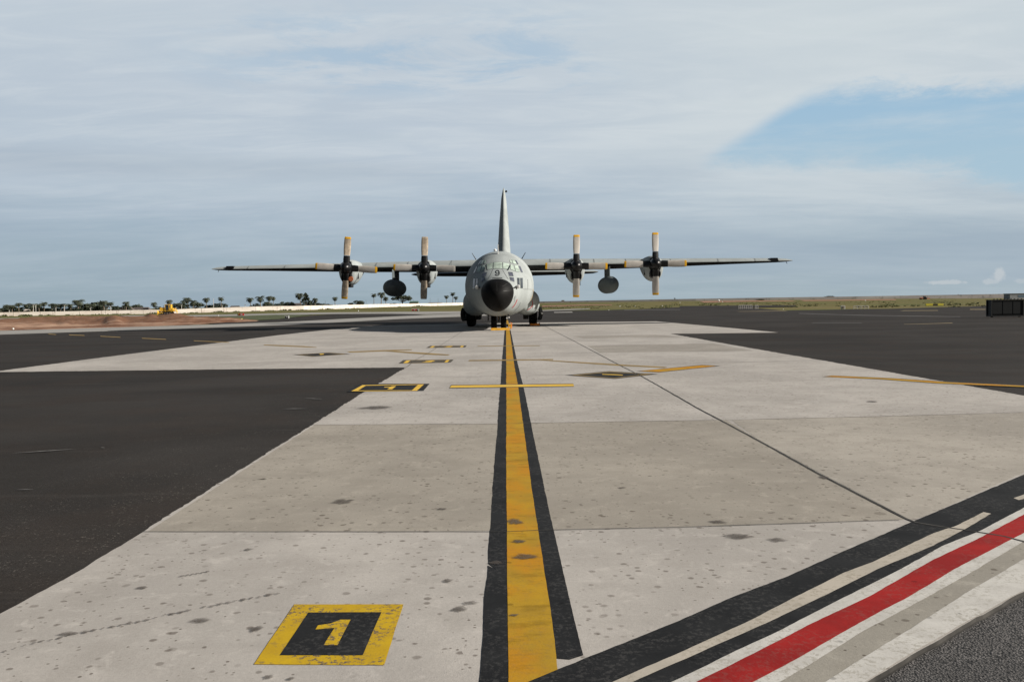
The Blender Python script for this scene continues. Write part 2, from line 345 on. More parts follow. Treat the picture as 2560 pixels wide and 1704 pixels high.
def gp(px, py, dz=0.06):
    """where the sight line of a pixel meets the land (dz above it); dz is 0 height = z 0 near the camera"""
    d = ray(px, py); lo, hi = 0.5, None
    k = 1.0
    while k < 3000:
        p = CAM + d * k
        if p.z < terr(p.x, p.y) + dz: hi = k; break
        lo = k; k *= 1.03
    if hi is None: hi = 3000; p = CAM + d * hi; return Vector((p.x, p.y, terr(p.x, p.y) + dz))
    for _ in range(30):
        mid = (lo + hi) / 2; p = CAM + d * mid
        if p.z < terr(p.x, p.y) + dz: hi = mid
        else: lo = mid
    p = CAM + d * hi; return Vector((p.x, p.y, terr(p.x, p.y) + dz))
def at(px, py, D):
    d = ray(px, py); return CAM + d * (D / d.y)

def tag(o, label=None, cat=None, group=None, kind=None):
    if label: o['label'] = label
    if cat: o['category'] = cat
    if group: o['group'] = group
    if kind: o['kind'] = kind
    return o
def empty(name, loc=(0, 0, 0), rz=0.0):
    o = bpy.data.objects.new(name, None); C.objects.link(o); o.location = loc; o.rotation_euler = (0, 0, rz); o.empty_display_size = 0.3
    return o

class MB:
    def __init__(s): s.v = []; s.f = []; s.mi = []
    def add(s, vs, fs, mi=0):
        b = len(s.v); s.v += [tuple(v) for v in vs]
        for f in fs: s.f.append(tuple(i + b for i in f)); s.mi.append(mi)
    def box(s, c, d, mi=0, rz=0.0, taper=1.0, M4=None):
        vs = []
        for z in (-1, 1):
            k = taper if z > 0 else 1
            for x, y in ((-1, -1), (1, -1), (1, 1), (-1, 1)):
                p = Vector((x * d[0] / 2 * k, y * d[1] / 2 * k, z * d[2] / 2))
                if rz: p.rotate(Matrix.Rotation(rz, 3, 'Z'))
                p = p + Vector(c)
                if M4: p = M4 @ p
                vs.append(p)
        s.add(vs, [(3, 2, 1, 0), (4, 5, 6, 7), (0, 1, 5, 4), (1, 2, 6, 5), (2, 3, 7, 6), (3, 0, 4, 7)], mi); return s
    def tube(s, pts, r, n=10, mi=0, caps=True):
        pts = [Vector(p) for p in pts]; rings = []
        for i, p in enumerate(pts):
            t = (pts[min(i + 1, len(pts) - 1)] - pts[max(i - 1, 0)]).normalized()
            a = Vector((0, 0, 1)) if abs(t.z) < 0.9 else Vector((1, 0, 0))
            u = t.cross(a).normalized(); w = t.cross(u)
            rr = r[i] if isinstance(r, (list, tuple)) else r
            rings.append([p + u * math.cos(2 * math.pi * k / n) * rr + w * math.sin(2 * math.pi * k / n) * rr for k in range(n)])
        s.loft(rings, mi, caps); return s
    def loft(s, rings, mi=0, caps=True, closed=True):
        n = len(rings[0]); vs = [p for rg in rings for p in rg]; fs = []
        for i in range(len(rings) - 1):
            for k in range(n if closed else n - 1):
                fs.append((i * n + k, i * n + (k + 1) % n, (i + 1) * n + (k + 1) % n, (i + 1) * n + k))
        if caps and closed:
            fs.append(tuple(range(n))[::-1]); fs.append(tuple(range((len(rings) - 1) * n, len(rings) * n)))
        s.add(vs, fs, mi); return s
    def lathe(s, prof_, axis, c, n=24, mi=0):
        """prof_: (distance along axis, radius)"""
        ax = Vector(axis).normalized(); a = Vector((0, 0, 1)) if abs(ax.z) < 0.9 else Vector((1, 0, 0))
        u = ax.cross(a).normalized(); w = ax.cross(u)
        rings = [[Vector(c) + ax * d + (u * math.cos(2 * math.pi * k / n) + w * math.sin(2 * math.pi * k / n)) * r for k in range(n)] for d, r in prof_]
        s.loft(rings, mi, True); return s
    def build(s, name, mats, parent=None, smooth=False, fixn=True):
        me = bpy.data.meshes.new(name); me.from_pydata(s.v, [], s.f); me.update()
        mats = mats if isinstance(mats, (list, tuple)) else [mats]
        for m in mats: me.materials.append(m)
        me.polygons.foreach_set('material_index', s.mi)
        if fixn:
            bm = bmesh.new(); bm.from_mesh(me); bmesh.ops.recalc_face_normals(bm, faces=bm.faces); bm.to_mesh(me); bm.free()
        if smooth:
            me.shade_smooth()
            try: me.set_sharp_from_angle(angle=R(40))
            except Exception: pass
        o = bpy.data.objects.new(name, me); C.objects.link(o)
        if parent: o.parent = parent
        return o

# flat sheets -----------------------------------------------------------
def rough_line(pts, step, jit, closed=True):
    out = []; n = len(pts)
    for i in range(n if closed else n - 1):
        a, b = pts[i], pts[(i + 1) % n]; L = (b - a).length
        st = max(step, 0.004 * a.y if a.y > 0 else step)
        k = max(1, min(200, int(L / st)))
        for j in range(k):
            p = a.lerp(b, j / k)
            if jit and 0 < j:
                jj = jit * min(3.0, 0.6 + max(0, p.y - 4) / 8)
                q = noise.noise_vector(Vector((p.x * 3.1, p.y * 3.1, 3.3))) * 0.7 + noise.noise_vector(Vector((p.x * 14, p.y * 14, 1.3))) * 0.6 + noise.noise_vector(Vector((p.x * 45, p.y * 45, 7.3))) * 0.35
                p = Vector((p.x + q.x * jj, p.y + q.y * jj, p.z))
            out.append(p)
    return out
def sheet(name, pts, z, m, jit=0.006, step=0.05, thick=0.0, kind='structure', on_terrain=False):
    pts = [Vector((p[0], p[1], z)) for p in pts]
    ps = rough_line(pts, step, jit)
    if on_terrain:
        for p in ps: p.z = terr(p.x, p.y) + z
    tri = tessellate_polygon([ps])
    vs = list(ps); fs = [tuple(t) for t in tri]
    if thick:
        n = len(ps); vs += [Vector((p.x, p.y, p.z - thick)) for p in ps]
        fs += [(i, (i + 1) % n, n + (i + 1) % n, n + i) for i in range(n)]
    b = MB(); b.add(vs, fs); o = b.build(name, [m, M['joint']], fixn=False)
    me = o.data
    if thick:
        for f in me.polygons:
            if f.index >= len(tri): f.material_index = 1  # side faces darkened, edge shade put into the colour
    bm = bmesh.new(); bm.from_mesh(me)
    for f in bm.faces:
        f.normal_update()
        if f.normal.z < -0.5: f.normal_flip()
    bm.to_mesh(me); bm.free()
    if kind: o['kind'] = kind
    return o
def P(lst, dz=0.06): return [gp(x, y, dz) for x, y in lst]
def pxsheet(name, lst, z, m, jit=0.006, step=0.05, far=False, **kw):
    if not far: z = z * 0.3
    dz = z - Z0
    pts = P(lst, dz)
    if far: return sheet(name, pts, dz, m, jit, step, on_terrain=True, **kw)
    return sheet(name, pts, z, m, jit, step, **kw)
def band(up, lo): return up + lo[::-1]

# ------------------------------------------------------------------ land
def make_land():
    b = MB(); ys = [-60, -20, 0, 20, 60, 120, 170, 200, 240, 290, 350, 420, 500, 600, 720, 850, 1000, 1300, 2000, 3500, 6500]
    aa = [-6, -3, -1.6] + [-1.1 + 0.05 * k for k in range(45)] + [1.6, 3, 6]
    rows = []
    for y in ys:
        row = []
        for a in aa:
            x = a * max(y, 60) if y > 60 else a * 60
            row.append(Vector((x, y, terr(x, y) if y > 0 else Z0)))
        rows.append(row)
    b.loft(rows, 0, False, closed=False)
    o = b.build('grass_field', M['grass'], fixn=False)
    bm = bmesh.new(); bm.from_mesh(o.data)
    for f in bm.faces:
        f.normal_update()
        if f.normal.z < 0: f.normal_flip()
    bm.to_mesh(o.data); bm.free(); o.data.shade_smooth()
    tag(o, kind='structure')
make_land()

# asphalt apron: left part, right part (all under the concrete where they meet)
far_edge = [(-600, 842), (0, 828), (420, 817), (700, 804.6), (780, 800), (880, 797), (960, 793), (1066, 788), (1154, 785), (1250, 779.5), (1340, 777.5), (1500, 775.5), (1600, 772.5), (1680, 768.5), (1740, 766.3), (1850, 767), (1960, 776), (2060, 774.5), (2140, 772.5), (2230, 771.5), (2330, 768.5), (2400, 766.6), (2500, 763.5), (2560, 761), (2900, 757), (3400, 775)]
ap = P(far_edge, 0.04)
ap = [Vector((p.x, p.y, 0)) for p in ap] + [Vector((60, 20, 0)), Vector((8.0, 8.6, 0)), Vector((5.6, 7.0, 0)), Vector((0.3, 5.5, 0)), Vector((0.3, -9, 0)), Vector((-60, -9, 0)), Vector((-70, 30, 0))]
sheet('asphalt_apron', ap, 0.05, M['asphalt'], 0, 3.0, on_terrain=True)
sheet('service_road', [(-14, -9), (60, -9), (60, 19), (7.6, 8.9), (5.0, 7.2), (0.6, 5), (-14, 5)], -0.022, M['coarse'], 0, 3.0)

# concrete: strip towards the aircraft plus the crossing pad
slab_low = [(2560, 1477), (2515, 1500), (2470, 1527.5), (2440, 1541), (2405, 1562), (2335, 1604.5), (2278, 1635), (2216, 1674), (2165, 1704)]
sl = [gp(x, y + 1, 0.06) for x, y in slab_low]
cx = [gp(x, y) for x, y in [(0, 1533), (180, 1436), (360, 1327), (560, 1199), (781, 1061), (900, 985), (1016, 918), (640, 921.8), (0, 929.5), (-500, 935)]]
cx += [Vector((-34, 22, 0))]
cx += [gp(x, y) for x, y in [(0, 926.5), (280, 890), (555, 855.5), (700, 837), (815, 824.5), (880, 818), (900, 815.5), (1000, 812.5), (1165, 809), (1350, 806), (1640, 803), (1780, 815), (1947, 830.9), (1740, 833.6), (1675, 833.8), (1880, 870.3), (2056, 900.5), (2350, 951.6), (2560, 988.5)]]
e = gp(2560, 988.5)
cx += [Vector((e.x + 0.05, 10.6, 0)), Vector((7.9, 9.2, 0)), Vector((6.0, 7.4, 0)), Vector((4.6, 6.2, 0))]
cx += sl + [Vector((-0.6, 2.2, 0)), Vector((-2.6, 1.0, 0)), Vector((-8, -1, 0))]
cx += [gp(0, 1533) + Vector((-0.02, -4.4, 0))]
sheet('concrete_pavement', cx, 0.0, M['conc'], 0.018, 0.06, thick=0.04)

# differently poured slabs, 4 mm above
pxsheet('concrete_slab_dark', [(371, 1327), (562, 1204), (787, 1061.5), (1000, 1060), (1243, 1058.5), (1312, 1056.5), (1700, 1051), (1816, 1049.5), (1900, 1100), (2047, 1183), (2162, 1243), (2262, 1297.5), (1700, 1316), (1384, 1323), (1100, 1327)], 0.004, M['conc_dark'], 0.004)
pxsheet('concrete_slab_dark', [(1468, 863.5), (1783, 858.3), (1880, 875.7), (1500, 881.3)], 0.004, M['conc_mid'], 0.0, 0.5)
pxsheet('concrete_slab_dark', [(1432, 840), (1640, 836), (1700, 842), (1460, 845.5)], 0.004, M['conc_mid'], 0.0, 0.5)
pxsheet('concrete_slab_dark', [(1905, 1047), (2560, 1031), (2560, 1100), (2560, 1180), (2310, 1290), (2275, 1298), (2047, 1180), (1896, 1098), (1830, 1050)], 0.004, concrete('concrete_pour_b', (0.3698, 0.3397, 0.2967)), 0.003)
pxsheet('concrete_slab_dark', [(1947, 1705), (2027, 1659), (2162, 1574), (2308, 1497), (2432, 1427), (2560, 1353), (2640, 1310), (2700, 1330), (2560, 1398), (2440, 1466), (2331, 1535), (2189, 1624), (2062, 1705), (1990, 1750), (1880, 1750)], 0.004, M['conc_green'], 0.004)

# joints
def joint(name, lst, w, z=0.0125, m=None, wob=0.005):
    z = z * 0.3 if z > 0 else z
    pts = P(lst, z - Z0); ps = rough_line(pts, 0.08, wob, closed=False) + [pts[-1]]
    b = MB(); L = []; Rr = []
    for i, p in enumerate(ps):
        t = (ps[min(i + 1, len(ps) - 1)] - ps[max(i - 1, 0)]).normalized(); n = Vector((-t.y, t.x, 0))
        ww = w * (0.75 + 0.5 * abs(noise.noise(p * 2.3)))
        L.append(p + n * ww / 2); Rr.append(p - n * ww / 2)
    for k in (L, Rr):
        for p in k: p.z = z
    b.loft([L, Rr], 0, False, closed=False); o = b.build(name, m or M['joint']); o['kind'] = 'structure'
    bm = bmesh.new(); bm.from_mesh(o.data)
    for f in bm.faces:
        f.normal_update()
        if f.normal.z < 0: f.normal_flip()
    bm.to_mesh(o.data); bm.free()
    return o
J = 0.0165
joint('slab_joint', [(355, 1327.5), (1100, 1327.5), (1267, 1327.5), (1384, 1323), (1700, 1316.3), (2251, 1298)], 0.011, J)
joint('slab_joint', [(781, 1061), (1243, 1058.8), (1312, 1056.5), (1700, 1050.5), (1860, 1047.9), (2200, 1040), (2560, 1030)], 0.016, J)
joint('slab_joint', [(1172, 941), (1420, 936)], 0.02, J)
joint('slab_joint', [(1305, 883.3), (1500, 881.2), (1880, 876)], 0.03, J)
joint('slab_joint', [(1634, 909.7), (1880, 904), (2056, 900)], 0.03, J)
joint('slab_joint', [(1362, 815), (1433, 851), (1495.4, 883.9), (1552.5, 913.8), (1598.7, 936.8), (1647.6, 964), (1742.7, 1018.4), (1827, 1063), (1896, 1100), (2046.6, 1182.8), (2162, 1242.5), (2262, 1293.5), (2290, 1304.5), (2370, 1317.6), (2412.5, 1323.4), (2508.8, 1338.8), (2560, 1352), (2700, 1380)], 0.026, J)
joint('slab_joint', [(1016, 917.5), (1039.5, 898.8), (1074.8, 879.8), (1156, 828)], 0.02, J)
joint('slab_edge_shade', [(x + 1, y + 9) for x, y in [(2740, 1377)] + slab_low + [(2070, 1762)]], 0.035, -0.0215, wob=0.012)  # dark ribbon painted in as the groove shadow below the slab edge
# painted lines ----------------------------------------------------------
zb, zy = 0.008, 0.0125
yl = [(1274, 2100), (1271, 1704), (1270, 1570), (1269, 1500), (1267.7, 1440), (1267.7, 1327.7), (1265.5, 1197), (1266, 1000), (1265.8, 966), (1265.3, 863), (1265.3, 825)]
yr = [(1394, 1672), (1387, 1600), (1375.5, 1516), (1357.5, 1404), (1344, 1314), (1330.6, 1229), (1312.6, 1094), (1299.5, 1000), (1295.7, 966.7), (1286, 915), (1279.4, 863.5), (1274, 825.4)]
pxsheet('yellow_taxi_line', yl + yr[::-1] + [(1317, 1704), (1285, 1716)], zy, M['yellow'], 0.0035)
bl = [(1165, 2100), (1198, 1704), (1208.5, 1583), (1210, 1494), (1219, 1437.7), (1219.5, 1412), (1243, 1424), (1221, 1408), (1220.6, 1381.5), (1226.4, 1314), (1231, 1224), (1236, 1157), (1243, 1081), (1247, 1010), (1250, 975), (1252, 956), (1255, 901.5), (1261.7, 826)]
pxsheet('black_line_edging', bl + [(x - 0.3, y) for x, y in yl[::-1]], zb, M['black'], 0.006)
br = [(1458.5, 1636.5), (1431.6, 1529.7), (1411, 1440), (1384, 1323), (1368.7, 1255.9), (1348.5, 1157), (1332.8, 1085), (1316, 1000), (1310, 972), (1290, 890.6), (1276.5, 825)]
pxsheet('black_line_edging', [(1391, 1644), (1425, 1647)] + br + [(x - 1, y) for x, y in yr[::-1] if y < 1650], zb, M['black'], 0.004)
pxsheet('yellow_taxi_line', [(1265.5, 812), (1266, 800), (1270, 800), (1273, 812)], zy, M['yellow'], 0)
k_up = [(1180, 1758), (1317, 1703.5), (1395.6, 1671), (1519, 1621.7), (1700, 1549.5), (1827, 1493), (1970, 1439), (2085, 1387), (2201, 1337), (2278, 1304), (2412, 1248), (2470, 1223), (2560, 1185.5), (2750, 1105), (3090, 985)]
k_lo = [(1560, 1762), (1680, 1704), (1700, 1695), (1823, 1635), (1946.5, 1577.6), (2085, 1506), (2254.6, 1421.6), (2354.7, 1365.7), (2451, 1327), (2560, 1269.5), (2750, 1170), (3090, 1020)]
pxsheet('black_boundary_band', band(k_up, k_lo), zb, M['black'], 0.009)
c_up = [(1400, 1765), (1532.6, 1702.5), (1700, 1629.6), (1873, 1550.6), (1970, 1500.5), (2108, 1431), (2181, 1404), (2335.5, 1331), (2393, 1312), (2459, 1279)]
c_lo = [(1450, 1768), (1580, 1704), (1700, 1651), (1931, 1549), (2085, 1475.5), (2193, 1421.6), (2335, 1362), (2416, 1319.5), (2478, 1283)]
pxsheet('cream_strip', band(c_up, c_lo), zy, M['cream'], 0.007)
pxsheet('cream_strip', [(2534, 1244), (2560, 1235), (2750, 1150), (2760, 1160), (2560, 1246), (2547, 1249)], zy, M['cream'], 0.004)
r_up = [(1640, 1758), (1738.5, 1704), (1885, 1631.5), (2031, 1556), (2173.7, 1489), (2335.5, 1396.5), (2443, 1346.5), (2560, 1285), (2750, 1185), (3090, 1028)]
r_lo = [(1790, 1758), (1881, 1704), (1992.7, 1645), (2150.6, 1554.5), (2277.7, 1487), (2385.5, 1421.6), (2493, 1365.7), (2560, 1331), (2750, 1235), (3090, 1060)]
w_lo = [(1855, 1758), (1946.5, 1704), (2027, 1658), (2162, 1573.7), (2308.5, 1496.7), (2431.8, 1427), (2560, 1352), (2750, 1252), (3090, 1068)]
pxsheet('white_boundary_line', band([(x - 1, y - 1) for x, y in k_lo], [(x + 2, y + 2) for x, y in r_up]), 0.0085, M['white'], 0.007)
pxsheet('white_boundary_line', band([(x - 2, y - 2) for x, y in r_lo], w_lo), 0.0085, M['white'], 0.009)
pxsheet('red_boundary_line', band(r_up, r_lo), zy, M['red'], 0.006)
w3 = [(1975, 1758), (2062, 1704), (2189, 1623.8), (2331.6, 1535), (2439.5, 1466), (2560, 1396.5), (2740, 1290), (3090, 1082)]
w3l = [(2075, 1758), (2162, 1703), (2212, 1672), (2274, 1633), (2332, 1601), (2401, 1560), (2466, 1525), (2510, 1500), (2560, 1474), (2740, 1375), (3085, 1108)]
pxsheet('white_edge_line', band(w3, w3l), zb, M['white'], 0.009)
# numbered boxes
pxsheet('number_box', [(735.9, 1509.3), (1008.5, 1509.3), (960.4, 1661), (634.7, 1659)], zb, M['yellow_box'], 0.004)
pxsheet('number_box_field', [(771, 1529.4), (953.8, 1528.8), (907, 1636), (699.8, 1636)], zy, M['black'], 0.003)
pxsheet('digit_one', [(876.6, 1547.6), (844, 1611), (809, 1611), (836.4, 1568), (788.6, 1572), (795, 1561.7), (827, 1557), (850.5, 1547.6)], 0.0165, M['yellow_box'], 0.002)
pxsheet('number_box', [(898, 958.8), (1074, 958.6), (1058.5, 976.5), (1040, 977), (868, 979)], 0.006, M['black'], 0.003)
pxsheet('number_box', [(906, 962), (1060, 960), (1042, 976.3), (878, 977.3)], zb + .002, M['yellow_bright'], 0.002)
pxsheet('number_box_field', [(914.5, 963.5), (1045, 961.3), (1030, 975), (895, 975.6)], zy + .001, M['black'], 0.002)
pxsheet('digit_one', [(990.5, 964.6), (980, 972.6), (968, 972.6), (974.5, 968), (960, 968), (961, 966.6), (976, 966), (980, 964.8)], 0.0165, M['yellow_bright'], 0)
pxsheet('yellow_stop_bar', [(1128, 961.6), (1433, 958.2), (1435, 965.6), (1123, 970)], 0.0135, M['black_dull'], 0.003)
pxsheet('yellow_stop_bar', [(1129, 963), (1433, 959.6), (1435, 964.4), (1124, 968.4)], 0.0175, M['yellow_bright'], 0.002)
def far_box(o, i1, i2, dg):
    pxsheet('number_box', o, zb, M['black_dull'], 0.0, 0.3)
    a, b_, c_, d_ = o
    def q(u, v): return (lerp(lerp(a[0], b_[0], u), lerp(d_[0], c_[0], u), v), lerp(lerp(a[1], b_[1], u), lerp(d_[1], c_[1], u), v))
    for (u0_, u1_) in (i1, i2): pxsheet('number_box_edge', [q(u0_, 0.12), q(u1_, 0.12), q(u1_, 0.9), q(u0_, 0.9)], zy + .001, M['yellow_bright'], 0, 0.3)
    for (v0, v1) in ((0.06, 0.16), (0.86, 0.95)): pxsheet('number_box_edge', [q(i1[0], v0), q(i2[1], v0), q(i2[1], v1), q(i1[0], v1)], zy + .001, M['yellow_dull'], 0, 0.3)
    pxsheet('digit_two', [q(u, v) for u, v in dg], zy + .003, M['yellow_bright'], 0, 0.3)
two = [(0.42, 0.74), (0.56, 0.46), (0.48, 0.42), (0.46, 0.32), (0.60, 0.22), (0.66, 0.36), (0.62, 0.55), (0.53, 0.62), (0.62, 0.66), (0.61, 0.76)]
far_box([(1008, 899.4), (1134.6, 898.1), (1126.4, 906), (996, 908.5)], (0.08, 0.16), (0.87, 0.93), two)
far_box([(1074.8, 864), (1167, 863.2), (1163, 868), (1065, 869.4)], (0.08, 0.16), (0.86, 0.93), two)
pxsheet('faded_stop_bar', [(1173, 899.4), (1383, 896.9), (1383, 899.4), (1171, 902.2)], 0.0135, M['yellow_dull'], 0, 0.3)
pxsheet('faded_stop_bar', [(1194, 864.2), (1350, 862.9), (1350, 864.2), (1194, 865.6)], 0.0135, M['yellow_dull'], 0, 0.3)
def diamond(a, b_, c_, d_, dig):
    pxsheet('diamond_box', [a, b_, c_, d_], zb, M['black'], 0, 0.3)
    cxx = (a[0] + b_[0] + c_[0] + d_[0]) / 4; cyy = (a[1] + b_[1] + c_[1] + d_[1]) / 4
    def k(p, t): return (lerp(cxx, p[0], t), lerp(cyy, p[1], t))
    q = [a, b_, c_, d_]
    pxsheet('diamond_box_edge', [k(p, 0.86) for p in q], zy, M['yellow_dull'], 0, 0.3)
    pxsheet('diamond_box_field', [k(p, 0.72) for p in q], 0.0165, M['black'], 0, 0.3)
    pxsheet('diamond_digit', dig, 0.0205, M['yellow_bright'], 0, 0.3)
diamond((1411.7, 937.7), (1522.6, 927.3), (1645, 934.7), (1537.6, 946.4), [(1505, 934.6), (1533, 934.9), (1558, 936.4), (1556, 937.8), (1530, 936.6), (1506, 936)])
diamond((731, 886), (822, 880.8), (876.4, 884.7), (781, 891), [(798, 884.4), (808, 883.6), (811, 885.2), (801, 886.4)])
def pl(name, lst, m, z=0.0125, j=0.0): pxsheet(name, lst, z, m, j, 0.3)
pl('faded_lead_line', [(660, 860.8), (760, 864.6), (792, 867.4), (790, 868.6), (700, 865), (660, 862.6)], M['yellow_dull'])
pl('faded_lead_line', [(868, 878.4), (960, 874.6), (1028.6, 873), (1030, 874.8), (966, 877.6), (874, 880.8)], M['yellow_dull'])
pl('faded_lead_line', [(966, 875.4), (1070, 881.8), (1125, 885.8), (1120, 888), (1070, 886), (966, 877.8)], M['yellow_dull'], 0.0165)
pl('faded_lead_line', [(1340.5, 899.2), (1400, 901.3), (1552, 910.5), (1668, 916.8), (1662, 919.4), (1552, 914), (1400, 903.8)], M['yellow_dull'])
pl('yellow_lead_line', [(1590, 927.4), (1756, 911.4), (1800, 914.4), (1648, 930.6)], M['black_dull'], 0.009)
pl('yellow_lead_line', [(1600, 926.8), (1756, 912.6), (1790, 914.5), (1648, 929.4)], M['yellow'], 0.0135)
pl('yellow_lead_line', [(2055, 941.2), (2080, 938), (2230, 944.5), (2377, 954), (2560, 962.6), (2800, 975), (2800, 980), (2560, 967.4), (2350, 958.6), (2200, 948)], M['black_dull'], 0.009)
pl('yellow_lead_line', [(2062, 941), (2080, 938.9), (2230, 945.6), (2377, 955.2), (2560, 963.6), (2800, 976), (2800, 979), (2560, 966.6), (2350, 957.6), (2200, 947)], M['yellow'], 0.0135)
for (x0, y0, x1, y1) in ((120, 834.3, 139, 835.8), (171.5, 836.6, 210, 838), (250, 840, 300, 842.6), (354, 845, 414, 847.8), (483.6, 851.3, 572, 855.3)):
    pl('yellow_lead_dash', [(x0, y0 - .7), (x1, y1 - .7), (x1 + 2, y1 + 1.0), (x0 + 2, y0 + 1.0)], M['yellow_dull'], 0.0125)
M['yellow_far'] = simple('worn_yellow_line', (0.17, 0.13, 0.07), 0.35, 0.3, 0.9, world=True)
M['faint'] = simple('worn_white_line', (0.085, 0.08, 0.078), 0.3, 0.3, 0.9, world=True)
M['scratch'] = simple('pale_scratch', (0.10, 0.095, 0.09), 0.4, 12, 0.9, world=True)
for x0, y0, x1, y1 in ((27, 1132, 193, 1121), (701, 1021.5, 770, 1020.5), (759, 995, 807, 997), (40, 1223, 85, 1222), (640, 1198, 668, 1197), (250, 1118, 262, 1118)):
    xm, ym = (x0 + x1) / 2, (y0 + y1) / 2 - 1.0
    pxsheet('scratch', [(x0, y0), (xm, ym), (x1, y1), (xm + 6, ym + 1.8)], 0.004, M['scratch'], 0.004)
# faint lines on the far right asphalt
for q in ([(2380, 806.3), (2320, 808.3), (2260, 809.8), (2260, 810.6), (2320, 809.6), (2382, 807.8)],
          [(2260, 775.4), (2345, 775), (2345, 776.4), (2250, 777)], [(2425, 772.2), (2464, 772.2), (2464, 774), (2425, 774)],
          [(2000, 782.6), (2160, 787.2), (2400, 791), (2400, 792), (2160, 788.6), (1995, 783.6)],
          [(2030, 806.2), (2155, 806.6), (2155, 807.6), (2030, 807.2)], [(1560, 774.4), (1700, 773), (1700, 774), (1560, 775.4)],
          [(1840, 778), (1960, 776.2), (1970, 777.4), (1850, 778.8)]):
    pxsheet('faint_apron_line', q, 0.0, M['yellow_far'] if q[0][0] in (2380, 2260, 2425, 1840) else M['faint'], 0, 2.0, far=True)
# far concrete and tarmac strips
def fs(name, lst, m, z): pxsheet(name, lst, z, m, 0, 4.0, far=True)
fs('concrete_shoulder', [(-600, 839), (0, 826.6), (420, 814.5), (700, 805), (891, 795), (1066, 786.8), (1154, 783), (1240, 779), (1240, 788), (1154, 791.3), (1000, 797), (882, 803.6), (700, 812.6), (420, 822.5), (0, 836.2), (-600, 852)], M['far_conc'], 0.006)
fs('taxiway_tarmac', [(480, 806.8), (620, 803), (700, 797.5), (785, 788), (838, 785.2), (976, 784.6), (1066, 786), (891, 794.5), (700, 804), (560, 809.5)], M['asphalt'], 0.010)
fs('concrete_strip', [(340, 789.5), (560, 786), (760, 781.4), (950, 779.6), (1240, 777), (1240, 779.6), (1066, 785.4), (976, 784), (838, 784.6), (760, 786), (560, 790), (340, 793)], M['far_conc'], 0.008)
fs('concrete_strip', [(-400, 806), (0, 795.6), (60, 794.2), (116, 792.6), (116, 794), (60, 797), (0, 799), (-400, 810)], M['far_conc'], 0.008)
fs('concrete_strip', [(295, 788.6), (372, 787.8), (372, 792.2), (330, 792)], M['far_conc'], 0.008)
fs('concrete_strip', [(1340, 775.6), (1420, 772.6), (1474, 771), (1476, 772.4), (1420, 775.2), (1340, 777.4)], M['far_conc'], 0.008)
fs('concrete_strip', [(1385, 779.6), (1430, 778.6), (1432, 781), (1385, 781.6)], M['far_conc'], 0.012)
fs('grass_verge', [(420, 793.8), (560, 790.6), (690, 786.4), (786, 786.2), (700, 797), (620, 801.4), (520, 803.5), (420, 802)], M['weeds'], 0.011)
fs('red_soil_strip', [(1355, 764), (1460, 761.6), (1530, 761.2), (1530, 762.6), (1460, 763.4), (1355, 766.8)], M['soil'], 0.02)
fs('red_soil_strip', [(1748, 752.6), (1870, 750.9), (1980, 751.2), (1990, 753), (1870, 753.8), (1760, 756)], M['soil'], 0.02)
fs('red_soil_strip', [(2000, 749.8), (2240, 747.6), (2240, 750), (2010, 752.4)], M['soil'], 0.02)
fs('taxiway_tarmac', [(1700, 764.8), (1860, 763.2), (1990, 763), (1990, 766.2), (1860, 768.8), (1700, 767.6)], M['asphalt'], 0.02)

# stains: round and drawn-out oil spots
def blob(b, px, py, rx, ry, z=0.0068, rot=0.0):
    c = gp(px, py, z - Z0); k = c.y / F; rxw = rx * k * 0.85; ryw = (gp(px, py - ry, z - Z0) - c).length * 0.85
    n = 22; vs = [c]; fades.append(1.0); ring2 = []
    for i in range(n):
        t = 2 * math.pi * i / n; w = 1 + 0.55 * noise.noise(Vector((math.cos(t) * 1.3 + px, math.sin(t) * 1.3 + py, 0))) + 0.3 * noise.noise(Vector((math.cos(t) * 3.5 + px, math.sin(t) * 3.5 + py, 5)))
        vs.append(Vector((c.x + math.cos(t) * rxw * w * .72, c.y + math.sin(t) * ryw * w * .72, z))); ring2.append(Vector((c.x + math.cos(t) * rxw * w * 1.12, c.y + math.sin(t) * ryw * w * 1.12, z)))
    fades.extend([0.85] * n + [0.0] * n)
    b.add(vs + ring2, [(0, i + 1, (i + 1) % n + 1) for i in range(n)] + [(i + 1, n + i + 1, n + (i + 1) % n + 1, (i + 1) % n + 1) for i in range(n)])
sb = MB(); fades = []
for q in ((858, 1252, 30, 7), (1850, 1339, 44, 7), (1942, 1348, 27, 5), (1795, 1303, 24, 5), (1150, 1520, 20, 8), (1175, 1505, 22, 5), (940, 1018, 50, 4.5), (1104, 1271, 16, 3),
          (1285, 1536, 13, 4), (1288, 1303, 24, 8), (1296, 1352, 20, 5), (1315, 1390, 34, 8), (1240, 1405, 18, 5), (2060, 1192, 14, 4), (1120, 1450, 14, 5), (620, 1372, 12, 3), (672, 1690, 14, 6), (355, 1467, 16, 4), (500, 1549, 26, 7), (170, 1582, 30, 5), (640, 1570, 18, 7), (2180, 1003, 16, 2), (727, 1694, 12, 4), (1555, 1218, 12, 2)):
    blob(sb, *q)
tr = [(0, 1629), (74, 1608.5), (224, 1575), (314, 1559), (422, 1534), (520, 1514), (638, 1491.8), (705, 1479.6)]
for a, b_ in zip(tr, tr[1:]):
    k = max(3, int((b_[0] - a[0]) / 19))
    for i in range(k):
        t = (i + 0.5) / k; rr = random.uniform(4, 13)
        if random.random() < 0.93: blob(sb, lerp(a[0], b_[0], t), lerp(a[1], b_[1], t) + random.uniform(-1, 1), rr, rr * 0.27)
for i in range(6): blob(sb, 456 + i * 12.5, 1438 - i * 2.1, random.uniform(5, 9), 1.8)
so = sb.build('oil_stains', M['stain'], fixn=False); so['kind'] = 'structure'
fa = so.data.attributes.new('fade', 'FLOAT', 'POINT'); fa.data.foreach_set('value', fades)

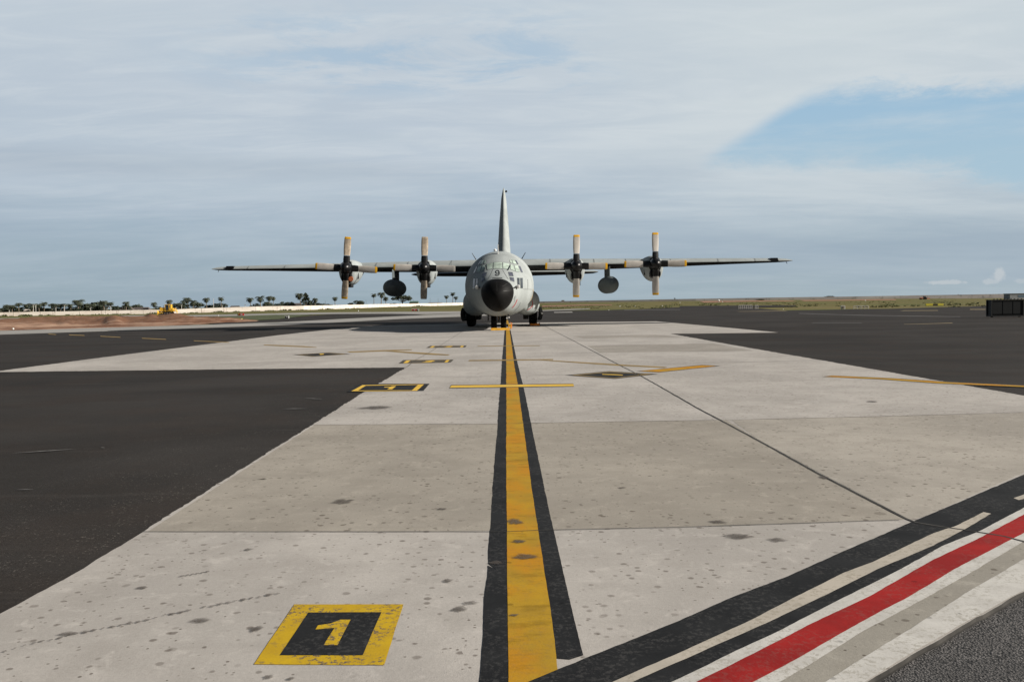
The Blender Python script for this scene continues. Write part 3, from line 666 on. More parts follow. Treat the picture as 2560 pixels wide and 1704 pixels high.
# ------------------------------------------------------------------ aircraft
AC = empty('cargo_plane', (-0.80, 46.7, 0), -R(0.567))
tag(AC, 'grey four-propeller military cargo plane parked nose-on at the end of the yellow line', 'airplane')
ACM = Matrix.Translation(AC.location) @ Matrix.Rotation(-R(0.567), 4, 'Z'); ACI = ACM.inverted()

def pch(tab, y):
    """smooth interpolation in a table of rows (y, a, b, ...)"""
    if y <= tab[0][0]: return tab[0][1:]
    for i in range(len(tab) - 1):
        if y <= tab[i + 1][0]:
            p0 = tab[max(i - 1, 0)]; p1 = tab[i]; p2 = tab[i + 1]; p3 = tab[min(i + 2, len(tab) - 1)]
            h = p2[0] - p1[0]; t = (y - p1[0]) / h; out = []
            for k in range(1, len(p1)):
                d = (p2[k] - p1[k]) / h
                m1 = d if p1 is p0 else ((p2[k] - p0[k]) / (p2[0] - p0[0])); m2 = d if p3 is p2 else ((p3[k] - p1[k]) / (p3[0] - p1[0]))
                if p1 is not p0 and (p1[k] - p0[k]) * (p2[k] - p1[k]) <= 0: m1 = 0
                if p3 is not p2 and (p3[k] - p2[k]) * (p2[k] - p1[k]) <= 0: m2 = 0
                out.append((2*t**3-3*t*t+1)*p1[k] + (t**3-2*t*t+t)*h*m1 + (-2*t**3+3*t*t)*p2[k] + (t**3-t*t)*h*m2)
            return out
    return tab[-1][1:]
def ring(y, w, zb_, zt, zc, nt, nb, n=72, cx_=0.0):
    out = []
    for k in range(n):
        t = 2 * math.pi * k / n; ca, sa = math.cos(t), math.sin(t); e_ = nt if sa >= 0 else nb
        out.append(Vector((cx_ + w * math.copysign(abs(ca) ** (2 / e_), ca), y, zc + (zt - zc if sa >= 0 else zc - zb_) * math.copysign(abs(sa) ** (2 / e_), sa))))
    return out
# y, halfwidth, bottom, top, widest z, top exponent, bottom exponent
FT = [(1.30, 0.925, 1.12, 2.98, 2.22, 2.15, 1.9), (1.75, 1.19, 0.98, 3.18, 2.25, 2.1, 1.95), (2.3, 1.44, 0.88, 3.38, 2.32, 2.05, 2.0), (2.8, 1.62, 0.84, 3.60, 2.38, 2.05, 2.05),
      (3.5, 1.82, 0.80, 4.03, 2.46, 2.0, 2.1), (4.4, 1.99, 0.78, 4.44, 2.54, 2.0, 2.15), (5.5, 2.10, 0.78, 4.72, 2.62, 2.0, 2.2), (7.0, 2.16, 0.78, 4.88, 2.70, 2.0, 2.2),
      (9.0, 2.16, 0.78, 4.92, 2.72, 2.0, 2.2), (18.0, 2.16, 0.78, 4.92, 2.72, 2.0, 2.2), (20.5, 2.08, 1.15, 4.90, 2.85, 2.0, 2.1), (23.5, 1.7, 2.1, 4.85, 3.3, 2.0, 2.0), (27.0, 0.9, 3.2, 4.75, 3.9, 2.0, 2.0), (29.0, 0.18, 3.95, 4.45, 4.2, 2.0, 2.0)]
fb = MB(); ysf = [1.30 + 0.15 * i for i in range(40)] + [7.5 + 0.5 * i for i in range(43)] + [29.0]
fb.loft([ring(y, *pch(FT, y)) for y in ysf], 0, True)
fus = fb.build('fuselage', M['grey'], AC, smooth=True)
rb = MB(); rr_ = []
for i in range(26):
    s_ = (i / 25); y = 1.30 * (1 - math.cos(s_ * math.pi / 2)) if i else 0.002
    u = y / 1.30; k = max(0.02, (1 - (1 - u) ** 2) ** 0.56)
    zc_ = lerp(2.02, 2.22, u); rr_.append(ring(y, 0.93 * k, lerp(2.02, 1.115, k), lerp(2.02, 2.985, k), lerp(2.02, 2.22, k), 2.15, 1.9))
rb.loft(rr_, 0, True)
rad = rb.build('radome', M['radome'], fus, smooth=True)
# faint scuffs on the radome
def surf_bvh(objs):
    vs = []; fsx = []
    for o in objs:
        b0 = len(vs); vs += [v.co.copy() for v in o.data.vertices]
        fsx += [tuple(i + b0 for i in p.vertices) for p in o.data.polygons]
    return BVHTree.FromPolygons(vs, fsx)
# sponsons
spons = []
for sx in (1, -1):
    ST = [(9.2, 0.06, 1.35, 1.6, 1.5, 2, 2), (9.5, 0.42, 1.0, 2.05, 1.5, 2, 2), (10.1, 0.72, 0.84, 2.36, 1.55, 2.1, 2.1), (11.2, 0.88, 0.76, 2.50, 1.6, 2.3, 2.3), (15.0, 0.88, 0.76, 2.5, 1.6, 2.3, 2.3), (16.6, 0.6, 0.95, 2.3, 1.6, 2.2, 2.2), (18.2, 0.08, 1.5, 1.8, 1.65, 2, 2)]
    b = MB(); b.loft([ring(9.2 + 0.2 * i, *pch(ST, 9.2 + 0.2 * i), n=40, cx_=sx * lerp(1.45, 1.74, min(1, i * 0.2))) for i in range(46)], 0, True)
    o = b.build('wheel_fairing', M['grey'], AC, smooth=True); spons.append(o)
BV = surf_bvh([fus]); BV2 = surf_bvh([fus] + spons); BVR = surf_bvh([rad])
def Zp(x, y): return (1120 + x / 6.532, 600 + y / 6.532)
def hit(px, py, off, bv=None):
    d = ray(px, py); o = ACI @ CAM; dd = (ACI.to_3x3() @ d).normalized()
    loc, nrm, idx, dist = (bv or BV).ray_cast(o, dd)
    if loc is None: return None
    if nrm.dot(dd) > 0: nrm = -nrm
    return loc + nrm * off
def patch(corners, off, n=6, bv=None):
    """corners TL,TR,BR,BL in zoom units; returns grid rows lying on the skin"""
    (a, b_, c_, d_) = [Zp(*c) for c in corners]; rows = []
    for j in range(n + 1):
        row = []
        for i in range(n + 1):
            u, v = i / n, j / n
            px = lerp(lerp(a[0], b_[0], u), lerp(d_[0], c_[0], u), v); py = lerp(lerp(a[1], b_[1], u), lerp(d_[1], c_[1], u), v)
            h = hit(px, py, off, bv)
            if h is None: return None
            row.append(h)
        rows.append(row)
    return rows
def grow(c, k):
    cx_ = sum(p[0] for p in c) / 4; cy_ = sum(p[1] for p in c) / 4; out = []
    for p in c:
        dx, dy = p[0] - cx_, p[1] - cy_
        out.append((p[0] + math.copysign(k, dx), p[1] + math.copysign(k, dy)))
    return out
def window(corners, m, mirror=True, fr=5, fname='window_frame', name='cockpit_window'):
    for sgn in ((1, -1) if mirror else (1,)):
        for k, (cc, off, mm, nm) in enumerate(((grow(corners, fr), 0.008, M['frame'], fname), (corners, 0.016, m, name))):
            rows = patch(cc, off)
            if rows is None: continue
            if not mirror:
                mx = sum(p.x for r in rows for p in r) / sum(len(r) for r in rows)
                rows = [[Vector((p.x - mx, p.y, p.z)) for p in r] for r in rows]
            if sgn < 0: rows = [[Vector((-p.x, p.y, p.z)) for p in r] for r in rows]
            b = MB(); b.loft(rows, 0, False, closed=False); b.build(nm, mm, fus, smooth=True, fixn=False)
window([(742, 368), (875, 365), (882, 465), (738, 468)], M['glass'], False)
window([(897, 372), (1000, 388), (985, 475), (903, 465)], M['glass'])
for q in ([(1018, 400), (1062, 412), (1096, 508), (1022, 475)], [(1082, 414), (1140, 420), (1166, 523), (1110, 512)]): window(q, M['glass'])
window([(1155, 425), (1178, 427), (1222, 528), (1190, 524)], M['glassb'])
for q in ([(1007, 330), (1035, 327), (1050, 380), (1017, 372)], [(1047, 325), (1085, 328), (1118, 392), (1066, 384)]): window(q, M['glass'])
window([(1097, 330), (1117, 335), (1150, 395), (1128, 392)], M['glassb'])
window([(985, 525), (1050, 528), (1068, 592), (1000, 585)], M['glassb'], name='lower_window')
window([(1005, 608), (1070, 615), (1082, 680), (1020, 660)], M['glassb'], name='lower_window')
window([(1130, 620), (1164, 620), (1168, 780), (1135, 770)], M['glassd'], name='side_window')
window([(1180, 622), (1216, 622), (1219, 785), (1183, 782)], M['glassd'], name='side_window')
def ribbon(pts, w, m, name, parent, bv=None, off=0.01, mirror=False):
    L, Q = [], []
    dense = []
    for a, b_ in zip(pts, pts[1:]):
        for i in range(5): dense.append((lerp(a[0], b_[0], i / 5), lerp(a[1], b_[1], i / 5)))
    dense.append(pts[-1])
    for i, p in enumerate(dense):
        a = dense[max(i - 1, 0)]; c = dense[min(i + 1, len(dense) - 1)]
        t = Vector((c[0] - a[0], c[1] - a[1])).normalized(); n = (-t.y, t.x)
        h1 = hit(*Zp(p[0] + n[0] * w / 2, p[1] + n[1] * w / 2), off, bv); h2 = hit(*Zp(p[0] - n[0] * w / 2, p[1] - n[1] * w / 2), off, bv)
        if h1 is None or h2 is None: continue
        L.append(h1); Q.append(h2)
    if len(L) < 2: return
    if mirror:
        for k in (L, Q):
            for p in k: p.x = -p.x
    b = MB(); b.loft([L, Q], 0, False, closed=False); return b.build(name, m, parent, fixn=False)
nine = [(807 + 28 * math.cos(t), 522 + 24 * math.sin(t)) for t in [2 * math.pi * k / 18 for k in range(19)]]
ribbon(nine, 14, M['blackgl'], 'number_nine', fus, off=0.012)
ribbon([(835, 522), (839, 545), (833, 566), (818, 577), (797, 578), (780, 572), (773, 562)], 14, M['blackgl'], 'number_nine', fus, off=0.014)
ribbon([(727, 623), (760, 617), (850, 617), (887, 622)], 9, M['blackgl'], 'antenna_strip', fus)
ribbon([(1045, 1105), (1070, 1082), (1095, 1045), (1115, 1005), (1130, 965)], 10, M['redline'], 'red_line', fus)
ribbon([(1295, 1140), (1340, 1115), (1370, 1080), (1382, 1040), (1373, 990)], 10, M['redline'], 'red_line', fus, BV2)
ribbon([(1390, 800), (1386, 870), (1372, 930), (1345, 990)], 9, M['ochre'], 'ochre_streak', fus, BV2)
ribbon([(1225, 800), (1300, 803), (1370, 806)], 4, M['seam'], 'panel_seam', fus, BV2)
for q in ([(1300, 640), (1303, 720), (1302, 800)], [(1185, 1015), (1150, 1090), (1090, 1150)], [(1070, 970), (1100, 905), (1085, 1000), (1062, 1010)], [(740, 470), (700, 560), (650, 640)], [(885, 470), (935, 560), (985, 640)]):
    ribbon(q, 3.5, M['seam'], 'panel_seam', fus)
for a in ((797, 650, 800, 835), (885, 760, 990, 695), (905, 832, 1035, 820)):
    o = ribbon([(a[0], a[1]), (a[2], a[3])], 4, simple('radome_scuff', (0.04, 0.04, 0.038), 0.2, 4, 0.5), 'scuff', fus, BVR, 0.004)
for (x, y) in ((312, 915), (318, 935), (332, 955), (325, 985)):
    ribbon([(x - 8, y - 5), (x + 8, y - 7), (x + 10, y + 5)], 4, M['whitep'], 'small_marking', fus, BV2)
# wipers, probes, aerials
for sgn in (1, -1):
    p = hit(*Zp(1000, 720), 0.0); a = hit(*Zp(1018, 420), 0.05); b_ = hit(*Zp(980, 498), 0.05)
    q = MB()
    if sgn < 0: a.x *= -1; b_.x *= -1
    q.tube([a, b_], 0.022, 6); q.build('wiper', M['blackgl'], fus)
    h = hit(*Zp(1140, 760), 0.0); h = Vector((h.x * sgn, h.y, h.z)); q = MB()
    q.tube([h, h + Vector((-0.10 * sgn, -0.25, -0.02)), h + Vector((-0.12 * sgn, -0.6, -0.02))], [0.06, 0.05, 0.02], 8)
    q.build('pitot_probe', M['blackgl'], fus)
    q = MB(); q.lathe([(-0.08, 0.02), (-0.07, 0.09), (0, 0.11), (0.08, 0.08)], (0, 1, 0), h + Vector((0.02 * sgn, -0.2, 0.0)), 14); q.build('probe_dome', M['whitep'], fus, smooth=True)
    q = MB(); q.tube([(sgn * 1.42, 6.0, 4.32), (sgn * 1.66, 5.9, 4.72)], [0.03, 0.015], 6); q.build('blade_aerial', M['blackgl'], fus)
q = MB(); q.box((-0.02, 5.0, 4.86), (0.07, 0.26, 0.62), taper=0.6); q.build('top_aerial', M['whitep'], fus)
q = MB(); q.lathe([(0, 0.01), (0.02, 0.09), (0.1, 0.1), (0.16, 0.02)], (0, 0, 1), (-0.24, 6.4, 4.84), 12); q.build('roof_light', M['whitep'], fus, smooth=True)

# wings -----------------------------------------------------------------
def foil(x, yl_, ch, th, zm, inc, n=22):
    """closed section at span x"""
    pts = []
    for i in range(n):
        t = math.pi * i / (n - 1); c = (1 + math.cos(t)) / 2
        y_ = 5 * th * (0.2969 * math.sqrt(c) - 0.126 * c - 0.3516 * c * c + 0.2843 * c ** 3 - 0.1036 * c ** 4); cam_ = 0.035 * 4 * c * (1 - c)
        pts.append((c, cam_ + y_))
    for i in range(1, n - 1):
        t = math.pi * (n - 1 - i) / (n - 1); c = (1 + math.cos(t)) / 2
        y_ = 5 * th * (0.2969 * math.sqrt(c) - 0.126 * c - 0.3516 * c * c + 0.2843 * c ** 3 - 0.1036 * c ** 4); cam_ = 0.035 * 4 * c * (1 - c)
        pts.append((c, cam_ - y_))
    return [Vector((x, yl_ + c * ch * math.cos(inc), zm + z * ch - (c - 0.25) * ch * math.sin(inc))) for c, z in pts]
def surface(name, secs, mats, parent, split=0.0):
    b = MB(); rings = [foil(*s_) for s_ in secs]; b.loft(rings, 0, True)
    o = b.build(name, mats, parent, smooth=True)
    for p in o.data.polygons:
        if p.normal.z < split: p.material_index = 1  # faces below the split normal get the darker second tone
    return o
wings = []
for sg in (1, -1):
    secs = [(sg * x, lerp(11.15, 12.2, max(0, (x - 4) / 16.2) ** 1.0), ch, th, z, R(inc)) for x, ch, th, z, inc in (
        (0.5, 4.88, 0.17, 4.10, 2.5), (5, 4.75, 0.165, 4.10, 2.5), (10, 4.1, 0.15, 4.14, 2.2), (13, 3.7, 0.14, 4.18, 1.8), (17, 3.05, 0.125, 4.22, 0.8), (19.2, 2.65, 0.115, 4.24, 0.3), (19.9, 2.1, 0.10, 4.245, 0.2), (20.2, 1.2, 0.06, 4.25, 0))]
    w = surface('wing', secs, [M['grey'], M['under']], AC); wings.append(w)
    for x in (3.4, 6.4, 8.6, 11.7, 15.0, 17.6):
        f = foil(sg * x, lerp(11.15, 12.2, max(0, (x - 4) / 16.2)) - 0.02, *[lerp(a, b_, (x - 0.5) / 19.4) for a, b_ in ((4.92, 2.3), (0.172, 0.115), (4.11, 4.25))], R(2.2))
        b = MB(); L = [p for p in f[12:24]]; b.loft([[p + Vector((-0.015, -0.004, 0.004)) for p in L], [p + Vector((0.015, -0.004, 0.004)) for p in L]], 0, False, closed=False)
        b.build('panel_seam', M['seam'], w, fixn=False)
    b = MB(); b.box((sg * 18.9, 12.35, 4.34), (0.62, 0.5, 0.22), taper=0.8); b.build('tip_light_housing', M['blackgl'], w)
    b = MB(); b.tube([(sg * 20.15, 13.0, 4.25), (sg * 20.42, 13.3, 4.30)], 0.02, 5); b.tube([(sg * 20.15, 13.5, 4.24), (sg * 20.35, 13.9, 4.12)], 0.02, 5); b.build('static_wick', M['blackgl'], w)
    # tailplane
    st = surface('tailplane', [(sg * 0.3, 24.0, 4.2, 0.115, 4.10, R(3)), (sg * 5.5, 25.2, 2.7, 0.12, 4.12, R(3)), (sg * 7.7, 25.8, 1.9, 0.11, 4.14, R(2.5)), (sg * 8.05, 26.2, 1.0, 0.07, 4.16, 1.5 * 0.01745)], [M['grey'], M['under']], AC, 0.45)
# fin
b = MB(); rings = []
for (z, yl_, ch, th) in ((4.6, 21.0, 7.6, 0.155), (5.6, 22.6, 6.1, 0.182), (8.5, 24.3, 4.55, 0.165), (10.6, 25.6, 3.35, 0.125), (11.3, 26.3, 2.6, 0.07), (11.58, 27.0, 1.5, 0.02)):
    sec = foil(0, 0, ch, th, 0, 0); rings.append([Vector((p.z - 0.035 * 4 * (p.y / ch) * (1 - p.y / ch) * ch, yl_ + p.y, z)) for p in sec])
b.loft(rings, 0, True); fin = b.build('tail_fin', M['grey'], AC, smooth=True)
b = MB(); b.lathe([(-0.11, 0.01), (-0.09, 0.06), (0, 0.1), (0.09, 0.06), (0.11, 0.01)], (0, 1, 0), (0.2, 27.8, 11.35), 12); b.tube([(0, 27.9, 11.3), (0.2, 27.8, 11.35)], 0.03, 6); b.build('beacon', M['blackgl'], fin, smooth=True)

# engines ---------------------------------------------------------------
def blade(th0, r1=2.04, old=False, tip=True):
    """blade pointing along +Z from the hub, twisted"""
    st = [(0.22, 0.175, 0.13, 16), (0.40, 0.215, 0.11, 14), (0.55, 0.222, 0.085, 14), (0.80, 0.205, 0.06, 14), (0.82, 0.205, 0.052, 14), (1.2, 0.225, 0.04, 10), (1.6, 0.228, 0.03, 7), (1.86, 0.218, 0.024, 5), (1.90, 0.215, 0.024, 5), (2.0, 0.205, 0.02, 5), (2.04, 0.18, 0.008, 5)]
    rings = []
    for r, w, t, tw in st:
        a = R(tw); rg = []
        for k in range(12):
            q = 2 * math.pi * k / 12; x = w * math.cos(q); y = t * math.sin(q)
            rg.append(Vector((x * math.cos(a) - y * math.sin(a), x * math.sin(a) + y * math.cos(a), r)))
        rings.append(rg)
    b = MB()
    b.loft(rings[:4], 0, True); b.loft(rings[4:8], 2 if old else 1, False); b.loft(rings[7:9], 2 if old else 1, False); b.loft(rings[8:], 3 if tip else (2 if old else 1), True)
    b.v = [tuple(Matrix.Rotation(th0, 4, 'Y') @ Vector(v)) for v in b.v]
    return b
def engine(x, zc, ang, tips, old, plug):
    e_ = empty('engine', (x, 8.9, zc), 0); e_.parent = AC
    NTb = [(0.18, 0.42, -0.62, 0.46, 0.0, 2, 2), (0.35, 0.56, -0.98, 0.50, -0.1, 2, 2.2), (0.9, 0.62, -1.12, 0.56, -0.1, 2.1, 2.2), (1.8, 0.66, -1.08, 0.62, -0.1, 2.1, 2.1), (2.8, 0.62, -0.85, 0.62, 0.0, 2, 2), (4.0, 0.5, -0.4, 0.55, 0.1, 2, 2), (5.4, 0.25, 0.0, 0.35, 0.15, 2, 2)]
    b = MB(); ys_ = [0.18, 0.22, 0.28, 0.35, 0.5, 0.7, 0.9] + [0.9 + 0.25 * i for i in range(1, 19)]
    b.loft([ring(y, *pch(NTb, y), n=36) for y in ys_], 0, True)
    o = b.build('nacelle', [M['grey'], M['blackgl']], e_, smooth=True)
    for p in o.data.polygons:
        if p.center.y < 0.20 or (p.center.y < 0.34 and abs(p.center.x) < 0.34): p.material_index = 1
    # intake mouth under the spinner
    b = MB(); b.loft([ring(y, w, zb_, zt, zc_, 2.2, 2.2, n=28) for y, w, zb_, zt, zc_ in ((0.34, 0.38, -1.0, -0.26, -0.62), (0.02, 0.35, -0.98, -0.30, -0.62), (0.0, 0.31, -0.92, -0.34, -0.62), (0.16, 0.28, -0.88, -0.38, -0.62))], 0, True)
    b.build('air_intake', M['blackgl'], e_, smooth=True)
    if plug:
        b = MB(); b.lathe([(0, 0.16), (0.03, 0.15)], (0, -1, 0), (0.30, -0.004, -0.72), 16); b.build('intake_plug', M['copper'], e_)
    b = MB(); b.tube([(0.12, 0.75, -1.0), (0.12, 0.72, -1.25)], 0.19, 14); b.build('exhaust_stub', M['blackgl'], e_, smooth=True)
    b = MB(); b.box((0.60 * (1 if x < 0 else -1), 1.0, -0.5), (0.05, 0.14, 0.4)); b.build('vent_slot', M['blackgl'], e_)
    b = MB(); b.lathe([(-0.62, 0.01), (-0.60, 0.09), (-0.52, 0.20), (-0.38, 0.30), (-0.18, 0.37), (0.05, 0.40), (0.20, 0.40)], (0, 1, 0), (0, 0, 0), 28); b.build('spinner', M['blackgl'], e_, smooth=True)
    for k in range(4):
        bb = blade(R(ang) + k * math.pi / 2, old=(old and k in (0, 2)), tip=tips[k])
        bb.build('propeller_blade', [M['blackgl'], M['blade'], M['blade_old'], M['tip']], e_, smooth=True)
        c = Vector((0.01, -0.10, 1.3)); c2 = Matrix.Rotation(R(ang) + k * math.pi / 2, 4, 'Y')
    return e_
T_, N_ = True, False
engine(-10.12, 4.05, 4.6, (T_, T_, T_, T_), True, True)
engine(-4.98, 3.97, 2.2, (N_, N_, N_, T_), True, False)
engine(5.0, 3.95, 1.0, (T_, T_, T_, T_), False, False)
engine(10.18, 4.02, 0.0, (T_, T_, T_, T_), False, False)
# tanks -------------------------------------------------------------------
for sg in (1, -1):
    TT = [(8.95, 0.03), (9.0, 0.12), (9.2, 0.28), (9.6, 0.43), (10.2, 0.53), (11.0, 0.585), (13.0, 0.585), (14.3, 0.50), (15.6, 0.26), (16.2, 0.03)]
    b = MB(); ys_ = [8.95, 8.98, 9.03, 9.1, 9.2, 9.35] + [9.5 + 0.25 * i for i in range(27)] + [16.2]
    b.loft([ring(y, pch(TT, y)[0], 2.74 - pch(TT, y)[0], 2.74 + pch(TT, y)[0], 2.74, 2, 2, n=32, cx_=sg * 7.4) for y in ys_], 0, True)
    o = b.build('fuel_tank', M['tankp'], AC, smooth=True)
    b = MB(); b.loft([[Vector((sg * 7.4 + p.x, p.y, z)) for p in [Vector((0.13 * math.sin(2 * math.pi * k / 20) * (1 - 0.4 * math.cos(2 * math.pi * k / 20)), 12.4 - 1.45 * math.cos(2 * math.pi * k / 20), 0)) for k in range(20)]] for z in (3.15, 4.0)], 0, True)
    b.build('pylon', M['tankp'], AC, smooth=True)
# landing gear --------------------------------------------------------------
def wheel(parent, c, rad_, wd, name='wheel'):
    b = MB(); h = wd / 2
    b.lathe([(-h * 0.7, rad_ * 0.5), (-h * 0.95, rad_ * 0.62), (-h, rad_ * 0.8), (-h * 0.85, rad_ * 0.94), (-h * 0.5, rad_ * 0.995), (-h * 0.30, rad_), (-h * 0.27, rad_ * 0.985), (-h * .2, rad_), (h * .2, rad_), (h * 0.27, rad_ * 0.985), (h * 0.30, rad_), (h * 0.5, rad_ * 0.995), (h * 0.85, rad_ * 0.94), (h, rad_ * 0.8), (h * 0.95, rad_ * 0.62), (h * 0.7, rad_ * 0.5)], (1, 0, 0), c, 36)
    o = b.build(name, M['rubber'], parent, smooth=True)
    b = MB(); b.lathe([(-h * 0.72, rad_ * 0.12), (-h * 0.72, rad_ * 0.3), (-h * 0.6, rad_ * 0.48), (h * 0.6, rad_ * 0.48), (h * 0.72, rad_ * 0.3), (h * 0.72, rad_ * 0.12)], (1, 0, 0), c, 24)
    b.build('rim', M['steel'], o, smooth=True)
ng = empty('nose_gear', (0, 3.4, 0)); ng.parent = AC
for sx in (-0.285, 0.285): wheel(ng, (sx, 0, 0.49), 0.49, 0.33)
b = MB(); b.tube([(0, 0, 0.45), (0, 0.05, 1.2)], 0.075, 12); b.tube([(-0.2, 0, 0.49), (0.2, 0, 0.49)], 0.05, 10); b.tube([(0, -0.10, 0.55), (0, -0.2, 0.75), (0, -0.08, 0.95)], 0.035, 8); b.build('strut', M['steel'], ng, smooth=True)
for sx in (-0.62, 0.62):
    b = MB(); b.box((sx, -0.1, 0.74), (0.03, 1.3, 0.34)); b.build('gear_door', M['under'], ng)
b = MB(); b.lathe([(0, 0.05), (0.03, 0.045)], (0, -1, 0), (0.5, -0.8, 0.72), 10); b.lathe([(0, 0.05), (0.03, 0.045)], (0, -1, 0), (0.62, -0.8, 0.76), 10); b.build('taxi_light', M['whitep'], ng)
for sx in (-1, 1):
    mg = empty('main_gear', (sx * 2.17, 13.1, 0)); mg.parent = AC
    for dy in (-0.85, 0.85): wheel(mg, (0, dy, 0.69), 0.69, 0.54)
    b = MB(); b.box((0, 0, 0.92), (0.34, 0.3, 0.4)); b.tube([(0, -0.85, 0.69), (0, 0.85, 0.69)], 0.09, 10); b.tube([(0, 0, 0.69), (0, 0, 1.3)], 0.1, 12); b.build('strut', M['steel'], mg, smooth=True)
    # open outboard door: curved, hanging plate
    rows = []
    for dy in (-1.75, -1.72, 1.72, 1.75):
        row = []
        for k in range(15):
            t = lerp(-1.25, 1.25, k / 14); inner = abs(dy) < 1.74
            row.append(Vector((sx * (0.46 + 0.20 * math.cos(t) ** 1 ), dy, 0.86 + 0.5 * math.sin(t) * 0.98)))
        rows.append(row)
    b = MB(); outer = rows; inn = [[p + Vector((-sx * 0.2, 0, 0)) for p in r] for r in rows]
    b.loft([o_ + i_[::-1] for o_, i_ in zip(outer, inn)], 0, True); b.build('gear_door', M['under'], mg, smooth=True)
    b = MB(); b.lathe([(0, 0.07), (0.05, 0.06)], (0, -1, 0), (sx * 0.60, -1.76, 0.86), 14); b.build('door_lamp', M['whitep'] if sx > 0 else M['under'], mg)
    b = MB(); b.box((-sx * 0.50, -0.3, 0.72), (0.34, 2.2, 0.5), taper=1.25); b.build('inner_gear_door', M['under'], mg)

# chocks --------------------------------------------------------------------
MC = simple('yellow_chock_paint', (0.72, 0.37, 0.03), 0.15, 6, 0.6); MO = simple('orange_chock_paint', (0.68, 0.22, 0.03), 0.2, 6, 0.6)
def chock(loc, length, m, label, rz=0.0, h=0.13, bars=1):
    e_ = empty('wheel_chock', loc, rz); tag(e_, label, 'wheel chock')
    for k in range(bars):
        b = MB(); y = k * 0.45
        b.loft([[Vector((x, y - 0.11, 0.0)), Vector((x, y + 0.11, 0.0)), Vector((x, y + 0.045, h)), Vector((x, y - 0.045, h))] for x in (-length / 2, -length / 2 + 0.02, length / 2 - 0.02, length / 2)], 0, True)
        b.build('wedge_bar', m, e_)
    b = MB(); b.tube([(length / 2 - 0.06, -0.03, h), (length / 2 + 0.02, 0.1, h + 0.03), (length / 2 + 0.02, 0.35, 0.03)], 0.018, 6); b.build('rope', M['steel'], e_)
    for q_ in (-1, 1): b = MB(); b.box((q_ * (length / 2 - 0.08), 0, h / 2 + 0.01), (0.03, 0.2, h * 1.03), taper=0.5); b.build('end_band', MO if m is MC else MC, e_)
    return e_
def ac_pt(x, y, z=0.02): return ACM @ Vector((x, y, z))
chock(ac_pt(0.10, 2.72), 1.1, MC, 'long yellow chock bar lying across the front of the nose wheels')
chock(ac_pt(2.28, 11.42), 0.64, MO, 'orange chock against the main wheel on the bright right side of the plane', h=0.15)
e_ = empty('chock_block', ac_pt(0.62, 5.0)); tag(e_, 'small upright yellow block standing behind the nose wheels', 'block')
b = MB(); b.box((0, 0, 0.15), (0.2, 0.18, 0.30), taper=0.85); b.build('block', MC, e_)
b = MB(); b.tube([(0.11, 0, 0.03), (0.13, 0, 0.35), (0.03, 0, 0.38)], 0.025, 6); b.build('handle', MO, e_)

# ------------------------------------------------------------------ earthworks
def earth():
    front = [(-500, 842), (0, 826.0), (200, 821), (420, 814), (560, 808), (650, 803.5), (660, 803)]
    back = [(-500, 812), (0, 799), (200, 791.5), (300, 791.2), (420, 790.6), (560, 795.5), (640, 800.5), (655, 802)]
    def samp(l, x):
        for p, q in zip(l, l[1:]):
            if x <= q[0]: return lerp(p[1], q[1], (x - p[0]) / (q[0] - p[0]))
        return l[-1][1]
    nu, nv = 260, 34; rows = []
    for i in range(nu + 1):
        x = lerp(-500, 650, i / nu); a = gp(x, samp(front, x), 0.03); b_ = gp(x, samp(back, x), 0.03); row = []
        for j in range(nv + 1):
            v = j / nv; p = a.lerp(b_, v)
            env = min(1, v * 7) * min(1, (1 - v) * 6) * min(1, (650 - x) / 60)
            h = 0.10 + 0.24 * noise.noise(Vector((p.x * 0.10, p.y * 0.07, 0))) + 0.20 * noise.noise(Vector((p.x * 0.33, p.y * 0.16, 4))) + 0.12 * noise.noise(Vector((p.x * 1.1, p.y * 0.5, 9)))
            xx = CX + F * p.x / p.y
            h += 0.62 * math.exp(-((xx - 287) / 24) ** 2 - ((p.y - 105) / 16) ** 2)
            h += 0.55 * math.exp(-((xx - 378) / 13) ** 2 - ((p.y - 150) / 12) ** 2) + 0.32 * math.exp(-((xx - 440) / 45) ** 2 - ((p.y - 145) / 12) ** 2) + 0.32 * abs(noise.noise(Vector((p.x * 0.22 + p.y * 0.1, p.y * 0.05, 7))))
            row.append(Vector((p.x, p.y, Z0 + 0.03 + max(0, h) * env)))
        rows.append(row)
    b = MB(); b.loft(rows, 0, False, closed=False); o = b.build('bare_earth_bank', M['dirt'], fixn=False)
    bm = bmesh.new(); bm.from_mesh(o.data)
    for f in bm.faces:
        f.normal_update()
        if f.normal.z < 0: f.normal_flip()
    bm.to_mesh(o.data); bm.free(); o.data.shade_smooth(); tag(o, kind='structure')
earth()

